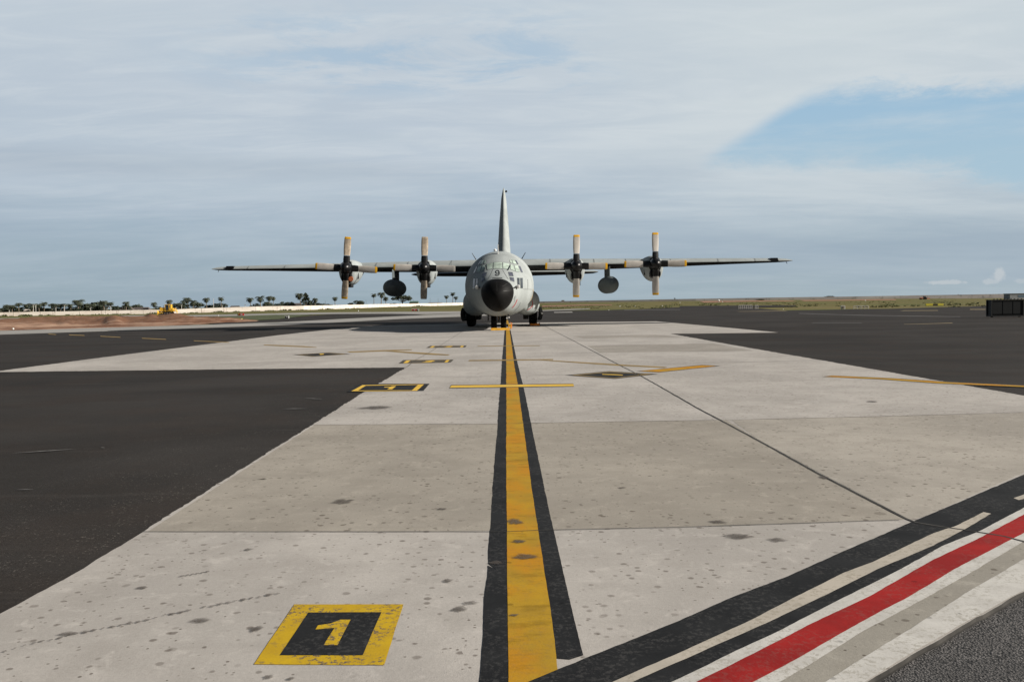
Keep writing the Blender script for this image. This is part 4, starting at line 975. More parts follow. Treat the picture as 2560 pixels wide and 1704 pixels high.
# ------------------------------------------------------------------ walls
def wallm(name, a, b_, c_, sc):
    m, gg, bs = mat(name, 0.9, 0, 0.2); co = world_co(gg)
    n = gg.noise(gg.map(co, (sc, sc, 0.6)), 1.0, 6, 0.7)
    c = gg.mix(gg.ss(n, 0.35, 0.65), a, b_)
    st = gg.noise(gg.map(co, (sc * 6, sc * 6, 0.2)), 1.0, 4, 0.6)
    c = gg.mix(gg.ss(st, 0.56, 0.70, 0, 0.75), c, c_)
    gg.put(bs.inputs['Base Color'], c); return m
M['wallw'] = wallm('whitewashed_wall', (0.56, 0.50, 0.44), (0.70, 0.645, 0.585), (0.33, 0.27, 0.23), 0.12)
M['wallg'] = wallm('grey_block_wall', (0.36, 0.335, 0.345), (0.52, 0.485, 0.475), (0.20, 0.20, 0.19), 0.03)
def wall(name, tab, m, mp, label, step, th):
    pts = []
    for (x, yb, yt, D) in tab:
        g_ = at(x, yb, D); t_ = at(x, yt, D); pts.append((g_, t_.z - g_.z))
    root = empty(name, pts[0][0]); tag(root, label, 'wall'); L0 = root.location.copy()
    b = MB(); rows = []
    tot = []
    for (p, h), (q, k) in zip(pts, pts[1:]):
        n = max(1, int((q - p).length / step))
        for i in range(n):
            tot.append((p.lerp(q, i / n) - L0, lerp(h, k, i / n)))
    tot.append((pts[-1][0] - L0, pts[-1][1]))
    for i, (p, h) in enumerate(tot):
        hh = h * (1 + 0.03 * (hash((i // 9) * 7919) % 7 - 3) / 3)
        rows.append([p + Vector((0, 0, -0.6)), p + Vector((0, 0, hh)), p + Vector((0, th, hh)), p + Vector((0, th, -0.6))])
    b.loft(rows, 0, True); b.build('wall_panels', m, root)
    b = MB()
    for i, (p, h) in enumerate(tot):
        if (i * 37) % 5 > 1: continue
        b.box(p + Vector((0, th / 2 - 0.03, h / 2 - 0.25)), (0.28, th + 0.06, h + 0.44))
    b.build('piers', mp, root).__setitem__('kind', 'stuff')
wall('perimeter_wall', LW, M['wallw'], M['wallw'], 'long whitewashed perimeter wall behind the left grass, in front of the palms', 6.0, 0.25)
wall('boundary_wall', RW_, M['wallg'], M['wallg'], 'long low grey boundary wall along the horizon right of the plane', 9.0, 0.3)

# ------------------------------------------------------------------ plants
def leafm(name, a, b_):
    m, gg, bs = mat(name, 0.75, 0, 0.25); oi = gg.n('ShaderNodeObjectInfo')
    n = gg.noise(obj_co(gg), 0.8, 4, 0.6)
    gg.put(bs.inputs['Base Color'], gg.mix(gg.m('ADD', gg.ss(n, 0.3, 0.7, 0, 0.7), gg.m('MULTIPLY', oi.outputs['Random'], 0.3)), a, b_)); return m
M['palm'] = leafm('palm_leaf', (0.045, 0.055, 0.037), (0.078, 0.088, 0.056))  # palm and tree leaf tones greyed and lightened, distance haze put into the colour
M['leaf'] = leafm('tree_leaf', (0.040, 0.050, 0.034), (0.066, 0.078, 0.048))
M['bark'] = simple('bark', (0.16, 0.13, 0.10), 0.2, 3, 0.9)
def palm_proto(seed, H):
    rnd = random.Random(seed); root = empty('palm_tree')
    b = MB(); lean = rnd.uniform(-0.5, 0.5); n = 8
    pts = [Vector((lean * (k / n) ** 2, 0.2 * math.sin(k / n * 2), H * k / n)) for k in range(n + 1)]
    b.tube(pts, [0.20 - 0.09 * k / n for k in range(n + 1)], 8); b.build('trunk', M['bark'], root, smooth=True)
    top = pts[-1]; b = MB()
    for f in range(34):
        az_ = f * 2.399 + rnd.uniform(-.2, .2); el_ = rnd.uniform(-1.0, 1.35); L = rnd.uniform(1.7, 2.5)
        d = Vector((math.cos(az_), math.sin(az_), 0)); prev = top.copy(); ang = el_
        side = Vector((-d.y, d.x, 0)); spine = [prev]
        for s_ in range(7):
            step = L / 7; prev = prev + (d * math.cos(ang) + Vector((0, 0, math.sin(ang)))) * step; ang -= 0.33; spine.append(prev)
        for s_ in range(7):
            a, c = spine[s_], spine[s_ + 1]; w = 0.62 * math.sin(math.pi * (s_ + 0.9) / 8.2) + 0.10
            for sd in (1, -1):
                for q in (0.15, 0.6):
                    p = a.lerp(c, q); tip_ = p + side * sd * w + Vector((0, 0, -w * 0.55)) + (c - a) * 0.5
                    b.add([p, p + (c - a) * 0.42, tip_], [(0, 1, 2)])
    b.build('crown', M['palm'], root, fixn=False); return root
def tree_proto(seed, wx, hz, base, shape='round', name='broadleaf_tree'):
    rnd = random.Random(seed); root = empty(name); b = MB()
    b.tube([(0, 0, -0.3), (0.05, 0, base + hz * 0.35)], [0.28, 0.12], 8)
    cl = []
    for k in range(26 if shape != 'conifer' else 30):
        if shape == 'conifer':
            z = rnd.random(); r = (1 - z) ** 0.9; a = rnd.uniform(0, 6.28); c = Vector((math.cos(a) * r * wx * 0.8, math.sin(a) * r * wx * 0.8, base + z * hz)); s_ = 0.35 + 0.5 * (1 - z)
        elif shape == 'umbrella':
            a = rnd.uniform(0, 6.28); r = math.sqrt(rnd.random()); c = Vector((math.cos(a) * r * wx, math.sin(a) * r * wx, base + hz * (0.55 + 0.35 * (1 - r * r)) + rnd.uniform(-.3, .2))); s_ = rnd.uniform(0.5, 0.9)
        else:
            v = Vector((rnd.gauss(0, 1), rnd.gauss(0, 1), rnd.gauss(0, 1))).normalized() * rnd.random() ** 0.4
            c = Vector((v.x * wx, v.y * wx, base + hz * 0.5 + v.z * hz * 0.5)); s_ = rnd.uniform(0.5, 1.0) * hz / 5
        cl.append((c, s_)); b.tube([(0.03, 0, base + hz * 0.15), c * 0.98 + Vector((0, 0, -0.1))], [0.07, 0.02], 5)
    b.build('trunk', M['bark'], root, smooth=True); b = MB()
    for c, s_ in cl:
        for k in range(70):
            v = Vector((rnd.gauss(0, 1), rnd.gauss(0, 1), rnd.gauss(0, 0.7))).normalized() * rnd.random() ** 0.33 * s_ * 1.15
            p = c + v
            if p.z < 0.05: continue
            u = Vector((rnd.gauss(0, 1), rnd.gauss(0, 1), rnd.gauss(0, 1))).normalized(); w = u.cross(Vector((rnd.gauss(0, 1), rnd.gauss(0, 1), rnd.gauss(0, 1)))).normalized(); r = rnd.uniform(0.14, 0.30)
            b.add([p - u * r, p + w * r * 0.7, p + u * r, p - w * r * 0.7], [(0, 1, 2, 3)])
    b.build('crown', M['leaf'], root, fixn=False); return root
protos = {}
def place(kind, mk, loc, sc, rz, label, cat, group):
    if kind not in protos:
        r = mk(); protos[kind] = (r, list(r.children)); o = r
    else:
        r, ch = protos[kind]; o = r.copy(); C.objects.link(o)
        for c in ch:
            d = c.copy(); C.objects.link(d); d.parent = o
    o.location = loc; o.rotation_euler = (0, 0, rz); o.scale = sc if isinstance(sc, tuple) else (sc,) * 3
    tag(o, label, cat, group); return o
def foot(px, extra=0.0):
    """point on the land a little beyond the wall in that column, and its distance"""
    D, zw = prof((px - CX) / F); D += extra + 12
    x = (px - CX) / F * D
    return Vector((x, D, terr(x, D))), D
# palms: column, crown-top row, note, neighbour text
PALMS = [(21, 760, 'first palm from the left end of the white wall'), (34, 760.5, 'second palm from the left end of the white wall, in the left clump'),
 (50, 756, 'pointed palm standing just right of the leftmost clump'), (65, 758, 'short slim palm right of the pointed palm, left clump'),
 (84, 757, 'palm left of the twin white lamp posts'), (100, 757, 'palm directly right of the twin white lamp posts'), (112, 754, 'taller bushy palm right of the twin lamp posts'),
 (131, 758, 'low round palm starting the hedge row on the left'), (142, 757, 'palm in the middle of the hedge row on the left'), (153, 759, 'lower palm in the hedge row, beside a white lamp post'),
 (162, 758, 'palm behind the thick white lamp post'), (181, 758, 'palm just left of the tallest left palm'), (198, 747, 'tallest palm of the left group, left of the dense dark trees'),
 (263, 749.5, 'tall palm over the right end of the dense dark trees'), (280, 754, 'palm at the right edge of the dense dark trees'), (317, 752.5, 'broad palm alone above the low roofs'),
 (388, 754, 'small thin palm left of the yellow bulldozer'), (426, 747.5, 'palm right above the yellow bulldozer'), (460, 750, 'leafy palm right of the bulldozer, shorter of two'),
 (472, 742, 'tall slim palm right of the bulldozer'), (486, 748, 'thin far palm right of the tall slim palm'), (519, 742, 'thick shaggy palm left of the white mast'), (556, 741.5, 'thick shaggy palm right of the white mast'),
 (630, 742.5, 'palm left in the row of three above the red sign'), (652, 738, 'middle palm of the row of three above the red sign'), (676, 738, 'big palm with a twin, right of the row of three'), (685, 740.5, 'smaller twin beside the big palm'),
 (753, 731, 'tall slim palm left of the pointed conifer'), (789, 743.5, 'palm right of the pointed conifer'), (840, 740.5, 'stout palm below the outer left propeller'),
 (936, 733, 'palm left of the hanging fuel tank'), (954, 729, 'tall palm partly behind the hanging fuel tank'), (967, 740.5, 'short wide palm under the hanging fuel tank'),
 (1118, 737, 'palm left of the nose, left of three'), (1133, 730, 'tallest of three palms just left of the nose'), (1140, 740, 'shortest of three palms just left of the nose'),
 (1688, 744, 'tiny palm poking over the grey wall right of the outer right propeller'), (2396, 735, 'lone palm before the grey wall left of the dark container')]
for i, (px, yt, lab) in enumerate(PALMS):
    f, D = foot(px, random.uniform(0, 25)); h = HC + (hor(px) - yt) * D / F - f.z
    k = i % 4; H = (5.5, 7.0, 8.5, 6.2)[k]; s_ = h / (H + 1.1)
    lateral = max(s_, 0.85) * 1.2 if px < 1600 else s_
    if px < 200 or 255 < px < 290: lateral *= 1.3
    place('palm%d' % k, lambda k=k, H=H: palm_proto(40 + k, H), f, (lateral, lateral, s_), random.uniform(0, 6), lab, 'palm', 'palms along the horizon')
TREES = [(6, 770, 34, 'r', 'low dark tree at the far left edge'), (28, 764, 30, 'r', 'dark tree under the leftmost palms'), (55, 765, 26, 'r', 'dark tree under the pointed palm'), (98, 762, 34, 'r', 'dark tree behind the twin lamp posts'),
 (128, 768, 40, 'r', 'long low hedge tree left of the low roofs'), (160, 768, 44, 'r', 'hedge tree behind the thick lamp post'), (186, 767, 36, 'r', 'hedge tree before the tallest left palm'),
 (215, 756, 34, 'r', 'left one of the dense dark trees'), (236, 752, 40, 'r', 'highest of the dense dark trees'), (268, 757, 40, 'r', 'right one of the dense dark trees'), (317, 760, 18, 'r', 'small round tree under the broad palm'),
 (345, 764, 24, 'u', 'flat tree above the low roofs'), (400, 765, 22, 'r', 'tree left behind the bulldozer'), (445, 761, 26, 'u', 'flat-topped tree right of the bulldozer'), (460, 755, 22, 'r', 'round tree under the tall slim palm'),
 (491, 758.5, 30, 'u', 'umbrella tree right of the tall slim palm'), (524, 760, 20, 'r', 'tree at the foot of the left shaggy palm'), (550, 756, 34, 'r', 'broad tree left of the foot of the right shaggy palm'),
 (641, 758, 20, 'r', 'tree between the palms of the row of three'), (668, 752, 20, 'r', 'tree at the foot of the twin palms'), (690, 757, 34, 'r', 'broad low tree right of the twin palms'), (712, 754, 22, 'r', 'round-topped tree farther right of the twin palms'), (728, 752.5, 18, 'r', 'tree just left of the tall slim palm'),
 (767, 734.5, 26, 'c', 'pointed conifer right of the tall slim palm'), (784, 751, 26, 'r', 'tree at the right foot of the conifer'), (800, 757, 26, 'r', 'low tree trailing off right of the conifer'), (822, 758, 22, 'r', 'low bush-like tree left of the stout palm'),
 (893, 751, 26, 'r', 'rounded tree between the stout palm and the tank'), (905, 749.5, 16, 'r', 'tall side of the rounded tree before the tank'), (985, 757, 18, 'r', 'low tree right under the tank'), (1008, 741, 34, 'u', 'umbrella-crowned tree beside the fuel tank'),
 (2078, 738.6, 22, 'r', 'distant round clump rising over the grey wall'), (1905, 747, 16, 'r', 'small bush at the foot of the grey wall')]
for i, (px, yt, wpx, sh, lab) in enumerate(TREES):
    f, D = foot(px, random.uniform(4, 30)) if px < 1500 else foot(px, -14 if px == 1905 else 20); h = HC + (hor(px) - yt) * D / F - f.z; w = wpx * D / F / 2
    nm = {'r': 'broadleaf_tree', 'u': 'umbrella_tree', 'c': 'conifer_tree'}[sh]; v = i % 3
    proto = (2.6, 4.6, 0.7) if sh == 'r' else ((3.0, 3.4, 1.4) if sh == 'u' else (2.6, 7.5, 0.4))
    sh2 = {'r': 'round', 'u': 'umbrella', 'c': 'conifer'}[sh]
    H = proto[1] + proto[2] + (0.3 if sh == 'r' else -0.2)
    place(sh + str(v), lambda sh2=sh2, proto=proto, v=v, nm=nm: tree_proto(90 + v, *proto, sh2, nm), f, (w / proto[0] * 1.35, w / proto[0] * 1.35, h / H * 1.03), random.uniform(0, 6), lab, 'tree', 'trees along the horizon')
# weeds at the wall foot and along the tarmac edges
b = MB(); rnd = random.Random(3)
def tuft(p, s_, n=14):
    for k in range(n):
        a = rnd.uniform(0, 6.28); r = rnd.random() * s_; q = p + Vector((math.cos(a) * r, math.sin(a) * r, 0)); h = s_ * rnd.uniform(0.25, 0.7); w = s_ * 0.25
        t = Vector((math.cos(a * 3), math.sin(a * 3), 0))
        b.add([q - t * w, q + t * w, q + Vector((0, 0, h)) + t * w * 0.4, q + Vector((0, 0, h)) - t * w * 0.3], [(0, 1, 2, 3)])
for k in range(520):
    px = rnd.uniform(-100, 1200); D, zw = prof((px - CX) / F); y = D - rnd.uniform(1, 9); x = (px - CX) / F * y
    cl = noise.noise(Vector((px * 0.03, 0, 0)))
    if cl > -0.1: tuft(Vector((x, y, terr(x, y) - 0.05)), rnd.uniform(0.5, 1.3) * (0.6 + cl * 1.4))
for (x0, x1, yy, s_) in ((40, 75, 790, 1.4), (305, 318, 784.5, 2.2), (586, 598, 778, 2.0)):
    for k in range(24):
        p = gp(rnd.uniform(x0, x1), yy, 0); tuft(p, s_, 12)
for k in range(1900):
    px = rnd.uniform(1345, 2480); t = rnd.random(); yb = 757.4 - (px - 1340) * 0.0105; yr_ = (772 if px < 1680 else 764.5) if px < 1960 else 769
    p = gp(px, lerp(yb + 2, yr_ - 0.5, t ** 0.7), 0.0)
    if noise.noise(Vector((px * 0.02, t * 3, 1))) > 0.0: tuft(p, rnd.uniform(0.15, 0.36), 8)
o = b.build('weeds', M['weeds'], fixn=False); tag(o, 'rough dark weeds scattered over the grass and along the wall foot', 'weeds', kind='stuff')

# ------------------------------------------------------------------ houses, poles
M['roof'] = simple('dark_roof', (0.10, 0.085, 0.08), 0.2, 1, 0.9); M['house'] = simple('house_wall', (0.30, 0.26, 0.22), 0.2, 1, 0.9); M['pole'] = simple('pole_white', (0.48, 0.46, 0.43), 0.1, 1, 0.7); M['groof'] = simple('green_roof', (0.07, 0.13, 0.10), 0.2, 1, 0.8); M['poled'] = simple('pole_dark', (0.10, 0.09, 0.085), 0.1, 1, 0.8)
def house(px, wpx, yt, m, label, eave=0.55, ex=22):
    f, D = foot(px, ex); w = wpx * D / F; h = HC + (hor(px) - yt) * D / F - f.z
    r = empty('house', f); tag(r, label, 'house'); d = min(9, w * 0.6); he = h * eave
    b = MB(); b.box((0, 0, he / 2 - 0.2), (w * 0.94, d * 0.9, he + 0.4)); b.build('walls', M['house'], r)
    b = MB(); b.add([(-w / 2, -d / 2, he), (w / 2, -d / 2, he), (w / 2, d / 2, he), (-w / 2, d / 2, he), (-w * 0.40, 0, h), (w * 0.40, 0, h)], [(0, 1, 5, 4), (1, 2, 5), (2, 3, 4, 5), (3, 0, 4), (3, 2, 1, 0)]); b.build('roof', m, r)
    n = max(1, int(w / 4))
    for k in range(n):
        b = MB(); x = -w * 0.4 + w * 0.8 * (k + 0.5) / n; b.box((x, -d * 0.45 - 0.02, he * 0.62), (1.0, 0.08, 0.9)); b.build('window', M['glassd'], r)
house(312, 46, 767, M['roof'], 'low dark-roofed house, left one right of the dense trees')
house(356, 44, 767.5, M['roof'], 'low dark-roofed house, right one left of the bulldozer')
house(70, 14, 773, M['wallw'], 'small pale building left of the twin lamp posts', 0.8)
house(590, 26, 764, M['roof'], 'low building right of the broad tree near the mast')
house(742, 30, 757.5, M['roof'], 'low building left of the tall slim palm', 0.7)
house(1037, 24, 752.5, M['groof'], 'low green-roofed building right of the umbrella tree', 0.75)
house(1090, 40, 756, M['roof'], 'very low dark building left of three palms near the nose', 0.7)
house(1408.6, 8, 750, M['roof'], 'small dark square building beyond the grey wall right of the nose', 0.9, 60)
def lamp(px, yt, m, label, arms=1, th=0.16, ex=0):
    f, D = foot(px, ex); h = HC + (hor(px) - yt) * D / F - f.z
    r = empty('lamp_post', f); tag(r, label, 'lamp post', 'posts behind the white wall')
    b = MB(); b.tube([(0, 0, -0.2), (0, 0, h)], [th, th * 0.8], 8); b.build('post', m, r)
    if arms:
        b = MB(); b.box((0, 0, h - 0.05), (1.9 if arms == 2 else 1.1, 0.3, 0.22)); b.build('crossarm', m, r)
for q in ((25.5, 765, 'pole', 'white T-shaped lamp post in front of the leftmost clump', 1), (86, 761, 'pole', 'left post of the twin white lamp posts', 1), (92, 761.5, 'pole', 'right post of the twin white lamp posts', 1), (163.5, 762, 'pole', 'thick white T-shaped lamp post before the hedge trees', 1),
          (142, 768, 'pole', 'short pale lamp post before the hedge trees', 1), (229, 768, 'pole', 'short grey lamp post under the dense dark trees', 1), (279, 764.5, 'pole', 'white lamp post at the right edge of the dense dark trees', 2), (456, 761, 'pole', 'pale forked post right of the bulldozer', 1),
          (536, 746, 'pole', 'slim white mast between two shaggy palms', 0), (558, 763, 'pole', 'short white post under the right shaggy palm', 0), (615, 762, 'pole', 'pale post above the red sign', 1),
          (815, 751.5, 'poled', 'thin dark pole left of the stout palm', 0), (917, 750, 'poled', 'thin dark pole right of the rounded tree', 0), (1035, 748, 'poled', 'thin dark pole right of the umbrella tree', 0), (1077, 745, 'poled', 'dark pole right of the inner left propeller', 0), (1097, 744.5, 'poled', 'dark pole nearest the nose on the left', 0)):
    lamp(q[0], q[1], M[q[2]], q[3], q[4], 0.16 if q[2] == 'pole' else 0.10)
b = None
# ------------------------------------------------------------------ bulldozer
def dozer():
    D = 168.0; f = at(419, 789, D); f.z = Z0 + 0.25; r = empty('bulldozer', f, R(6)); r.scale = (0.74, 0.74, 0.74); tag(r, 'yellow bulldozer pushing up the red earth bank in front of the white wall', 'bulldozer')
    Yl = simple('machine_yellow', (0.68, 0.40, 0.04), 0.15, 2, 0.55)
    b = MB(); b.box((-1.05, 0, 1.45), (1.5, 1.15, 0.95)); b.box((-1.1, 0, 1.98), (1.3, 1.0, 0.12), taper=0.9); b.build('engine_hood', Yl, r)
    b = MB(); b.box((0.35, 0, 1.15), (3.0, 1.1, 0.5)); b.box((1.15, 0, 1.55), (0.9, 1.3, 0.55)); b.build('chassis', Yl, r)
    c = MB(); c.box((0.1, 0, 2.05), (0.95, 1.35, 1.35)); cab = c.build('cab', M['glassd'], r)
    c = MB()
    for x in (-0.4, 0.6):
        for y in (-0.7, 0.7): c.box((x, y, 2.05), (0.10, 0.08, 1.45))
    c.box((0.1, 0, 2.8), (1.25, 1.6, 0.12)); c.build('cab_frame', Yl, cab)
    c = MB(); c.box((1.02, 0, 2.3), (0.28, 0.9, 1.1)); c.build('rear_post', Yl, r)
    c = MB(); c.tube([(-1.0, 0.3, 2.0), (-1.0, 0.3, 2.6)], 0.06, 8); c.build('exhaust', M['steel'], r)
    for y in (-0.95, 0.95):
        n = 28; out = []; inn = []
        for k in range(n):
            t = 2 * math.pi * k / n; x = 1.35 * math.copysign(abs(math.cos(t)) ** 0.7, math.cos(t)); z = 0.5 + 0.48 * math.copysign(abs(math.sin(t)) ** 0.6, math.sin(t)); out.append((x, z))
        c = MB(); c.loft([[Vector((x, y - 0.25, z)) for x, z in out], [Vector((x, y + 0.25, z)) for x, z in out]], 0, True)
        for k in range(n): x, z = out[k]; c.box((x, y, z), (0.1, 0.54, 0.1))
        tr_ = c.build('track', M['rubber'], r)
        c = MB()
        for x in (-1.0, -0.35, 0.3, 0.95): c.lathe([(-0.28, 0.22), (0.28, 0.22)], (0, 1, 0), (x, y, 0.45), 12)
        c.build('roller', M['roof'], tr_)
    rows = []
    for y in (-1.6, 1.6):
        rows.append([Vector((-2.35 - 0.22 * math.sin(math.pi * k / 8) * -1, y, 0.1 + 1.1 * k / 8)) for k in range(9)] + [Vector((-2.25 + 0.22 * math.sin(math.pi * k / 8), y, 0.1 + 1.1 * k / 8)) for k in range(8, -1, -1)])
    c = MB(); c.loft(rows, 0, True); c.build('blade', Yl, r)
    c = MB(); c.box((-1.6, -1.3, 0.6), (1.6, 0.12, 0.18)); c.box((-1.6, 1.3, 0.6), (1.6, 0.12, 0.18)); c.build('push_arm', Yl, r)
    c = MB(); c.tube([(1.5, 0, 1.2), (2.1, 0, 1.75), (2.45, 0, 1.0), (2.5, 0, 0.3)], [0.14, 0.16, 0.14, 0.07], 8); c.box((2.05, 0, 1.05), (0.9, 1.2, 0.2)); c.build('ripper', Yl, r)
dozer()

# ------------------------------------------------------------------ airfield signs
SR = simple('sign_red', (0.42, 0.03, 0.03), 0.1, 2, 0.5); SK = simple('sign_black', (0.02, 0.02, 0.02), 0.1, 2, 0.5); SY = simple('sign_yellow', (0.60, 0.52, 0.05), 0.15, 2, 0.6); SW = M['whitep']
def text(s, size, m, parent, loc, name='lettering'):
    cu = bpy.data.curves.new(name, 'FONT'); cu.body = s; cu.size = size; cu.extrude = 0.01; cu.align_x = 'CENTER'; cu.align_y = 'CENTER'
    t = bpy.data.objects.new('t', cu); C.objects.link(t); dg = bpy.context.evaluated_depsgraph_get(); me = bpy.data.meshes.new_from_object(t.evaluated_get(dg))
    bpy.data.objects.remove(t); o = bpy.data.objects.new(name, me); me.materials.clear(); me.materials.append(m); C.objects.link(o); o.parent = parent; o.location = loc; o.rotation_euler = (R(90), 0, 0); return o
def sign(x0, x1, y0, y1, segs, frame, label, cat='sign', txt=()):
    base = gp((x0 + x1) / 2, y1, 0.0); D = base.y; w = (x1 - x0) * D / F; h = (y1 - y0) * D / F
    r = empty('airfield_sign', base, 0); tag(r, label, cat)
    b = MB(); b.box((0, 0, h * 0.56), (w, 0.16, h * 0.84)); b.build('frame', frame, r)
    for (u0_, u1_, m) in segs:
        b = MB(); b.box((lerp(-w / 2, w / 2, (u0_ + u1_) / 2), -0.09, h * 0.56), (w * (u1_ - u0_), 0.03, h * 0.66)); b.build('panel', m, r)
    for (s_, u, sz, m) in txt: text(s_, h * sz, m, r, (lerp(-w / 2, w / 2, u), -0.125, h * 0.56))
    for sx in (-0.4, 0.4):
        b = MB(); b.tube([(sx * w, 0, -0.1), (sx * w, 0, h * 0.2)], 0.03, 6); b.build('leg', M['steel'], r)
sign(594, 610, 782.8, 789.5, ((0.03, 0.3, SK), (0.3, 0.97, SR)), SR, 'low red and black taxiway sign by the grass verge above the earth bank', txt=(('A', 0.17, 0.7, SY), ('02', 0.63, 0.75, SW)))
sign(712.5, 722.5, 788.8, 797, ((0.14, 0.86, SK),), SW, 'small black sign with pale frame on the verge left of the outer left propeller', txt=(('A', 0.5, 0.6, SW),))
sign(1029, 1047.5, 771.6, 778.4, ((0.07, 0.7, SR), (0.7, 0.93, SK)), SW, 'red and black sign with pale frame on the grass left of the nose', txt=(('02', 0.4, 0.6, SW), ('A', 0.82, 0.6, SW)))
sign(572, 606, 796, 801, ((0.02, 0.5, SY), (0.5, 0.66, SK), (0.66, 0.86, SY)), SY, 'low yellow and black marker at the right end of the earth bank', 'marker')
sign(2314, 2358, 758.6, 765, ((0.02, 0.40, SY), (0.40, 0.68, SK), (0.68, 0.98, SY)), SY, 'long low yellow and black marker on the grass left of the dark container', 'marker')
sign(2102, 2112.5, 763.6, 773.6, ((0.15, 0.85, M['house']),), SW, 'small square white sign on the far right grass', txt=(('1', 0.5, 0.5, SK),))
sign(1041 - 60 + 0, 1046 - 60, 748 + 6, 751 + 6.5, ((0.1, 0.9, SY),), SY, 'tiny yellow board on top of the white wall')
def marker(px, py, s_, label):
    p = gp(px, py, 0.0); k = p.y / F; r = empty('edge_light', p); tag(r, label, 'light', 'white edge lights in the grass')
    b = MB(); b.tube([(0, 0, -0.05), (0, 0, s_ * k * 0.6)], s_ * k * 0.12, 6); b.build('stem', M['steel'], r)
    b = MB(); b.lathe([(0, 0.02), (s_ * k * 0.05, s_ * k * 0.4), (s_ * k * 0.4, s_ * k * 0.4), (s_ * k * 0.6, 0.02)], (0, 0, 1), (0, 0, s_ * k * 0.5), 10); b.build('lens', SW, r, smooth=True)
for (x, y, s_, l) in ((896, 779.5, 3.4, 'white marker post on the concrete strip right of the outer left propeller'), (546, 790.5, 3, 'white edge light left of the red sign'), (603.5, 801, 4, 'pale edge light right end of the yellow and black marker'), (1655.5, 767, 3.2, 'brightest edge light right of the outer right propeller'),
                      (1587.5, 767, 2.4, 'edge light under the outer right propeller'), (1549.5, 767.5, 3.2, 'edge light left of the one under the outer right propeller'), (1522, 777, 2.4, 'edge light standing on the asphalt right of the plane'), (1700, 758, 2.4, 'small edge light in the middle of the far grass'),
                      (1796.5, 755.5, 6.5, 'large white marker beside the red soil'), (1806, 756, 3, 'small white marker right of the large one'), (2163, 753.5, 3.6, 'white light low in the far right grass'), (1958, 774.5, 2.6, 'small pale light at the end of the grass island'), (33, 826, 6, 'short stake at the foot of the earth bank, far left')):
    marker(x, y, s_, l)
def barrier(x0, x1, y0, y1, label, n):
    p = gp((x0 + x1) / 2, y1, 0.0); w = (x1 - x0) * p.y / F; h = (y1 - y0) * p.y / F; r = empty('barrier', p); tag(r, label, 'barrier')
    b = MB(); b.tube([(-w / 2, 0, h), (w / 2, 0, h)], 0.045, 6); b.tube([(-w / 2, 0, h * 0.35), (w / 2, 0, h * 0.35)], 0.035, 6); b.build('rail', M['pole'], r)
    for k in range(n):
        b = MB(); x = lerp(-w / 2, w / 2, k / (n - 1)); b.tube([(x, 0, -0.1), (x, 0, h)], 0.035, 6); b.build('post', M['pole'], r)
barrier(1847, 1880, 763, 773, 'long pale railing on the grass island right of the outer propeller', 8)
barrier(1888, 1895, 763, 773, 'short pale railing beside the long one on the grass island', 3)
barrier(2134, 2171, 764.6, 772, 'pale railing at the asphalt edge right of the square white sign', 5)

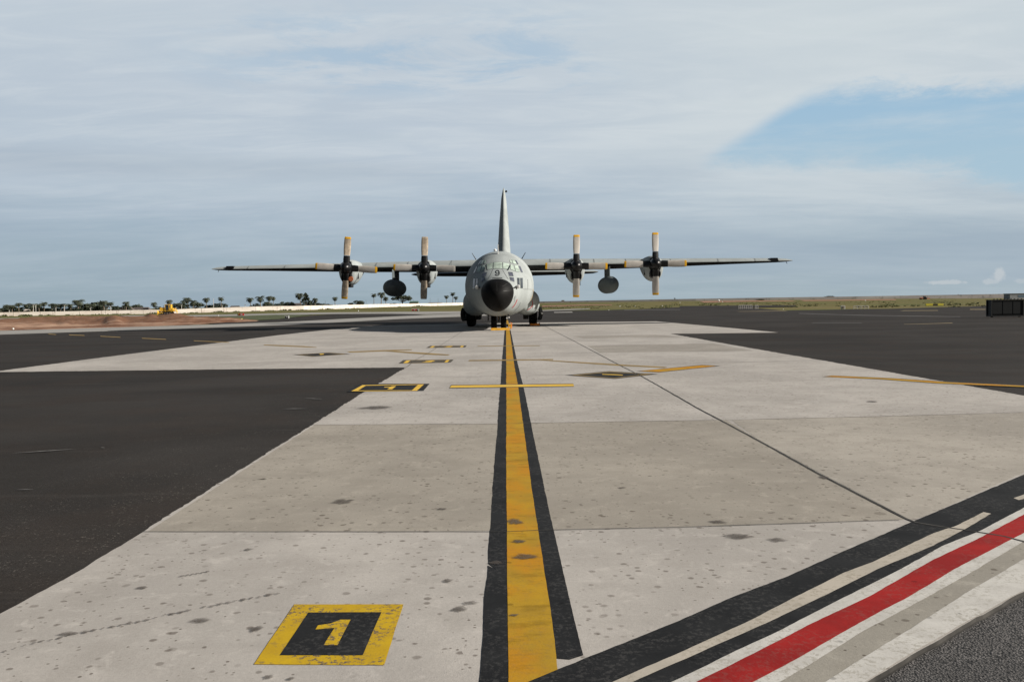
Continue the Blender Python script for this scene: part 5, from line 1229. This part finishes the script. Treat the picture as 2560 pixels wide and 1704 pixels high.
# dark container, building and tractor on the right --------------------------
def container():
    D = 63.5; p = at(2519, 792, D); p.z = 0.0; r = empty('equipment_container', p, R(-4)); tag(r, 'dark squat container standing on the asphalt at the right edge', 'container')
    Kd = simple('dark_container_panel', (0.012, 0.014, 0.015), 0.2, 1.5, 0.6); Kg = simple('container_end', (0.03, 0.03, 0.03), 0.2, 1.5, 0.6)
    w, d, h = 2.38, 0.8, 1.24
    b = MB(); b.box((0.0, d / 2, h / 2 + 0.07), (w - 0.12, d - 0.1, h - 0.08)); b.build('body', Kd, r)
    b = MB()
    for x in (-w / 2 + 0.04, w / 2 - 0.04):
        for y in (0.04, d - 0.04): b.box((x, y, h / 2 + 0.06), (0.09, 0.09, h))
    for z in (0.09, h + 0.03):
        b.box((0, 0.04, z), (w - 0.17, 0.085, 0.085)); b.box((0, d - 0.04, z), (w - 0.17, 0.085, 0.085))
        for x in (-w / 2 + 0.04, w / 2 - 0.04): b.box((x, d / 2, z), (0.085, d - 0.17, 0.085))
    b.build('corner_frame', Kg, r)
    b = MB()
    for k in range(9): b.box((-w / 2 + 0.2 + k * (w - 0.4) / 8, 0.02, h + 0.11), (0.07, 0.07, 0.06))
    b.build('top_bosses', Kg, r)
    for k in range(3):
        b = MB(); b.box((-w / 2 + 0.45 + k * 0.74, 0.035, h / 2 + 0.08), (0.68, 0.04, h * 0.74)); b.build('louvre_panel', Kd, r)
    for x in (-1.0, 1.0):
        b = MB(); b.lathe([(-0.06, 0.1), (0.06, 0.1)], (1, 0, 0), (x, 0.3, 0.1), 14); b.build('caster', M['rubber'], r)
container()
def shed():
    D = 470; p = at(2552, 745.6, D); r = empty('grey_building', p); tag(r, 'pale grey flat building behind the dark container', 'building')
    h = 11.5 * D / F; w = 54 * D / F
    b = MB(); b.box((0, 3, h / 2 - 0.9), (w, 6, h + 1.8)); b.build('walls', simple('grey_cladding', (0.28, 0.30, 0.32), 0.1, 1, 0.8), r)
    b = MB(); b.box((0, 3, h + 0.1), (w + 0.5, 6.4, 0.2)); b.build('roof', M['roof'], r)
    for z in (0.35, 0.62): 
        b = MB(); b.box((w * 0.18, -0.03, h * z), (w * 0.62, 0.08, h * 0.13)); b.build('window_band', simple('blue_band', (0.10, 0.20, 0.30), 0.1, 1, 0.4), r)
shed()
def tractor():
    p = gp(2309, 748.5, 0.0); r = empty('tractor', p, R(5)); k_ = 24 * p.y / F / 6.1; r.scale = (k_, k_, k_ * 0.8); tag(r, 'small orange-red tractor on the far grass left of the lone palm', 'tractor')
    m = simple('tractor_orange', (0.42, 0.12, 0.05), 0.15, 1, 0.6)
    b = MB(); b.box((-1.3, 0, 1.2), (2.2, 1.1, 0.8)); b.build('hood', m, r)
    b = MB(); b.box((0.5, 0, 1.9), (1.4, 1.4, 1.5), taper=0.85); cab = b.build('cab', M['glassd'], r)
    b = MB(); b.box((0.5, 0, 2.72), (1.6, 1.6, 0.12)); b.build('cab_roof', m, cab)
    for x, y, rd in ((-1.9, -0.8, 0.5), (-1.9, 0.8, 0.5), (0.8, -0.9, 0.85), (0.8, 0.9, 0.85)):
        b = MB(); b.lathe([(-0.2, rd * 0.5), (-0.2, rd), (0.2, rd), (0.2, rd * 0.5)], (0, 1, 0), (x, y, rd), 18); w = b.build('wheel', M['rubber'], r)
    b = MB(); b.box((2.6, 0, 0.8), (2.2, 1.7, 0.7)); b.build('implement', m, r)
tractor()

# ------------------------------------------------------------------ render settings left to the renderer
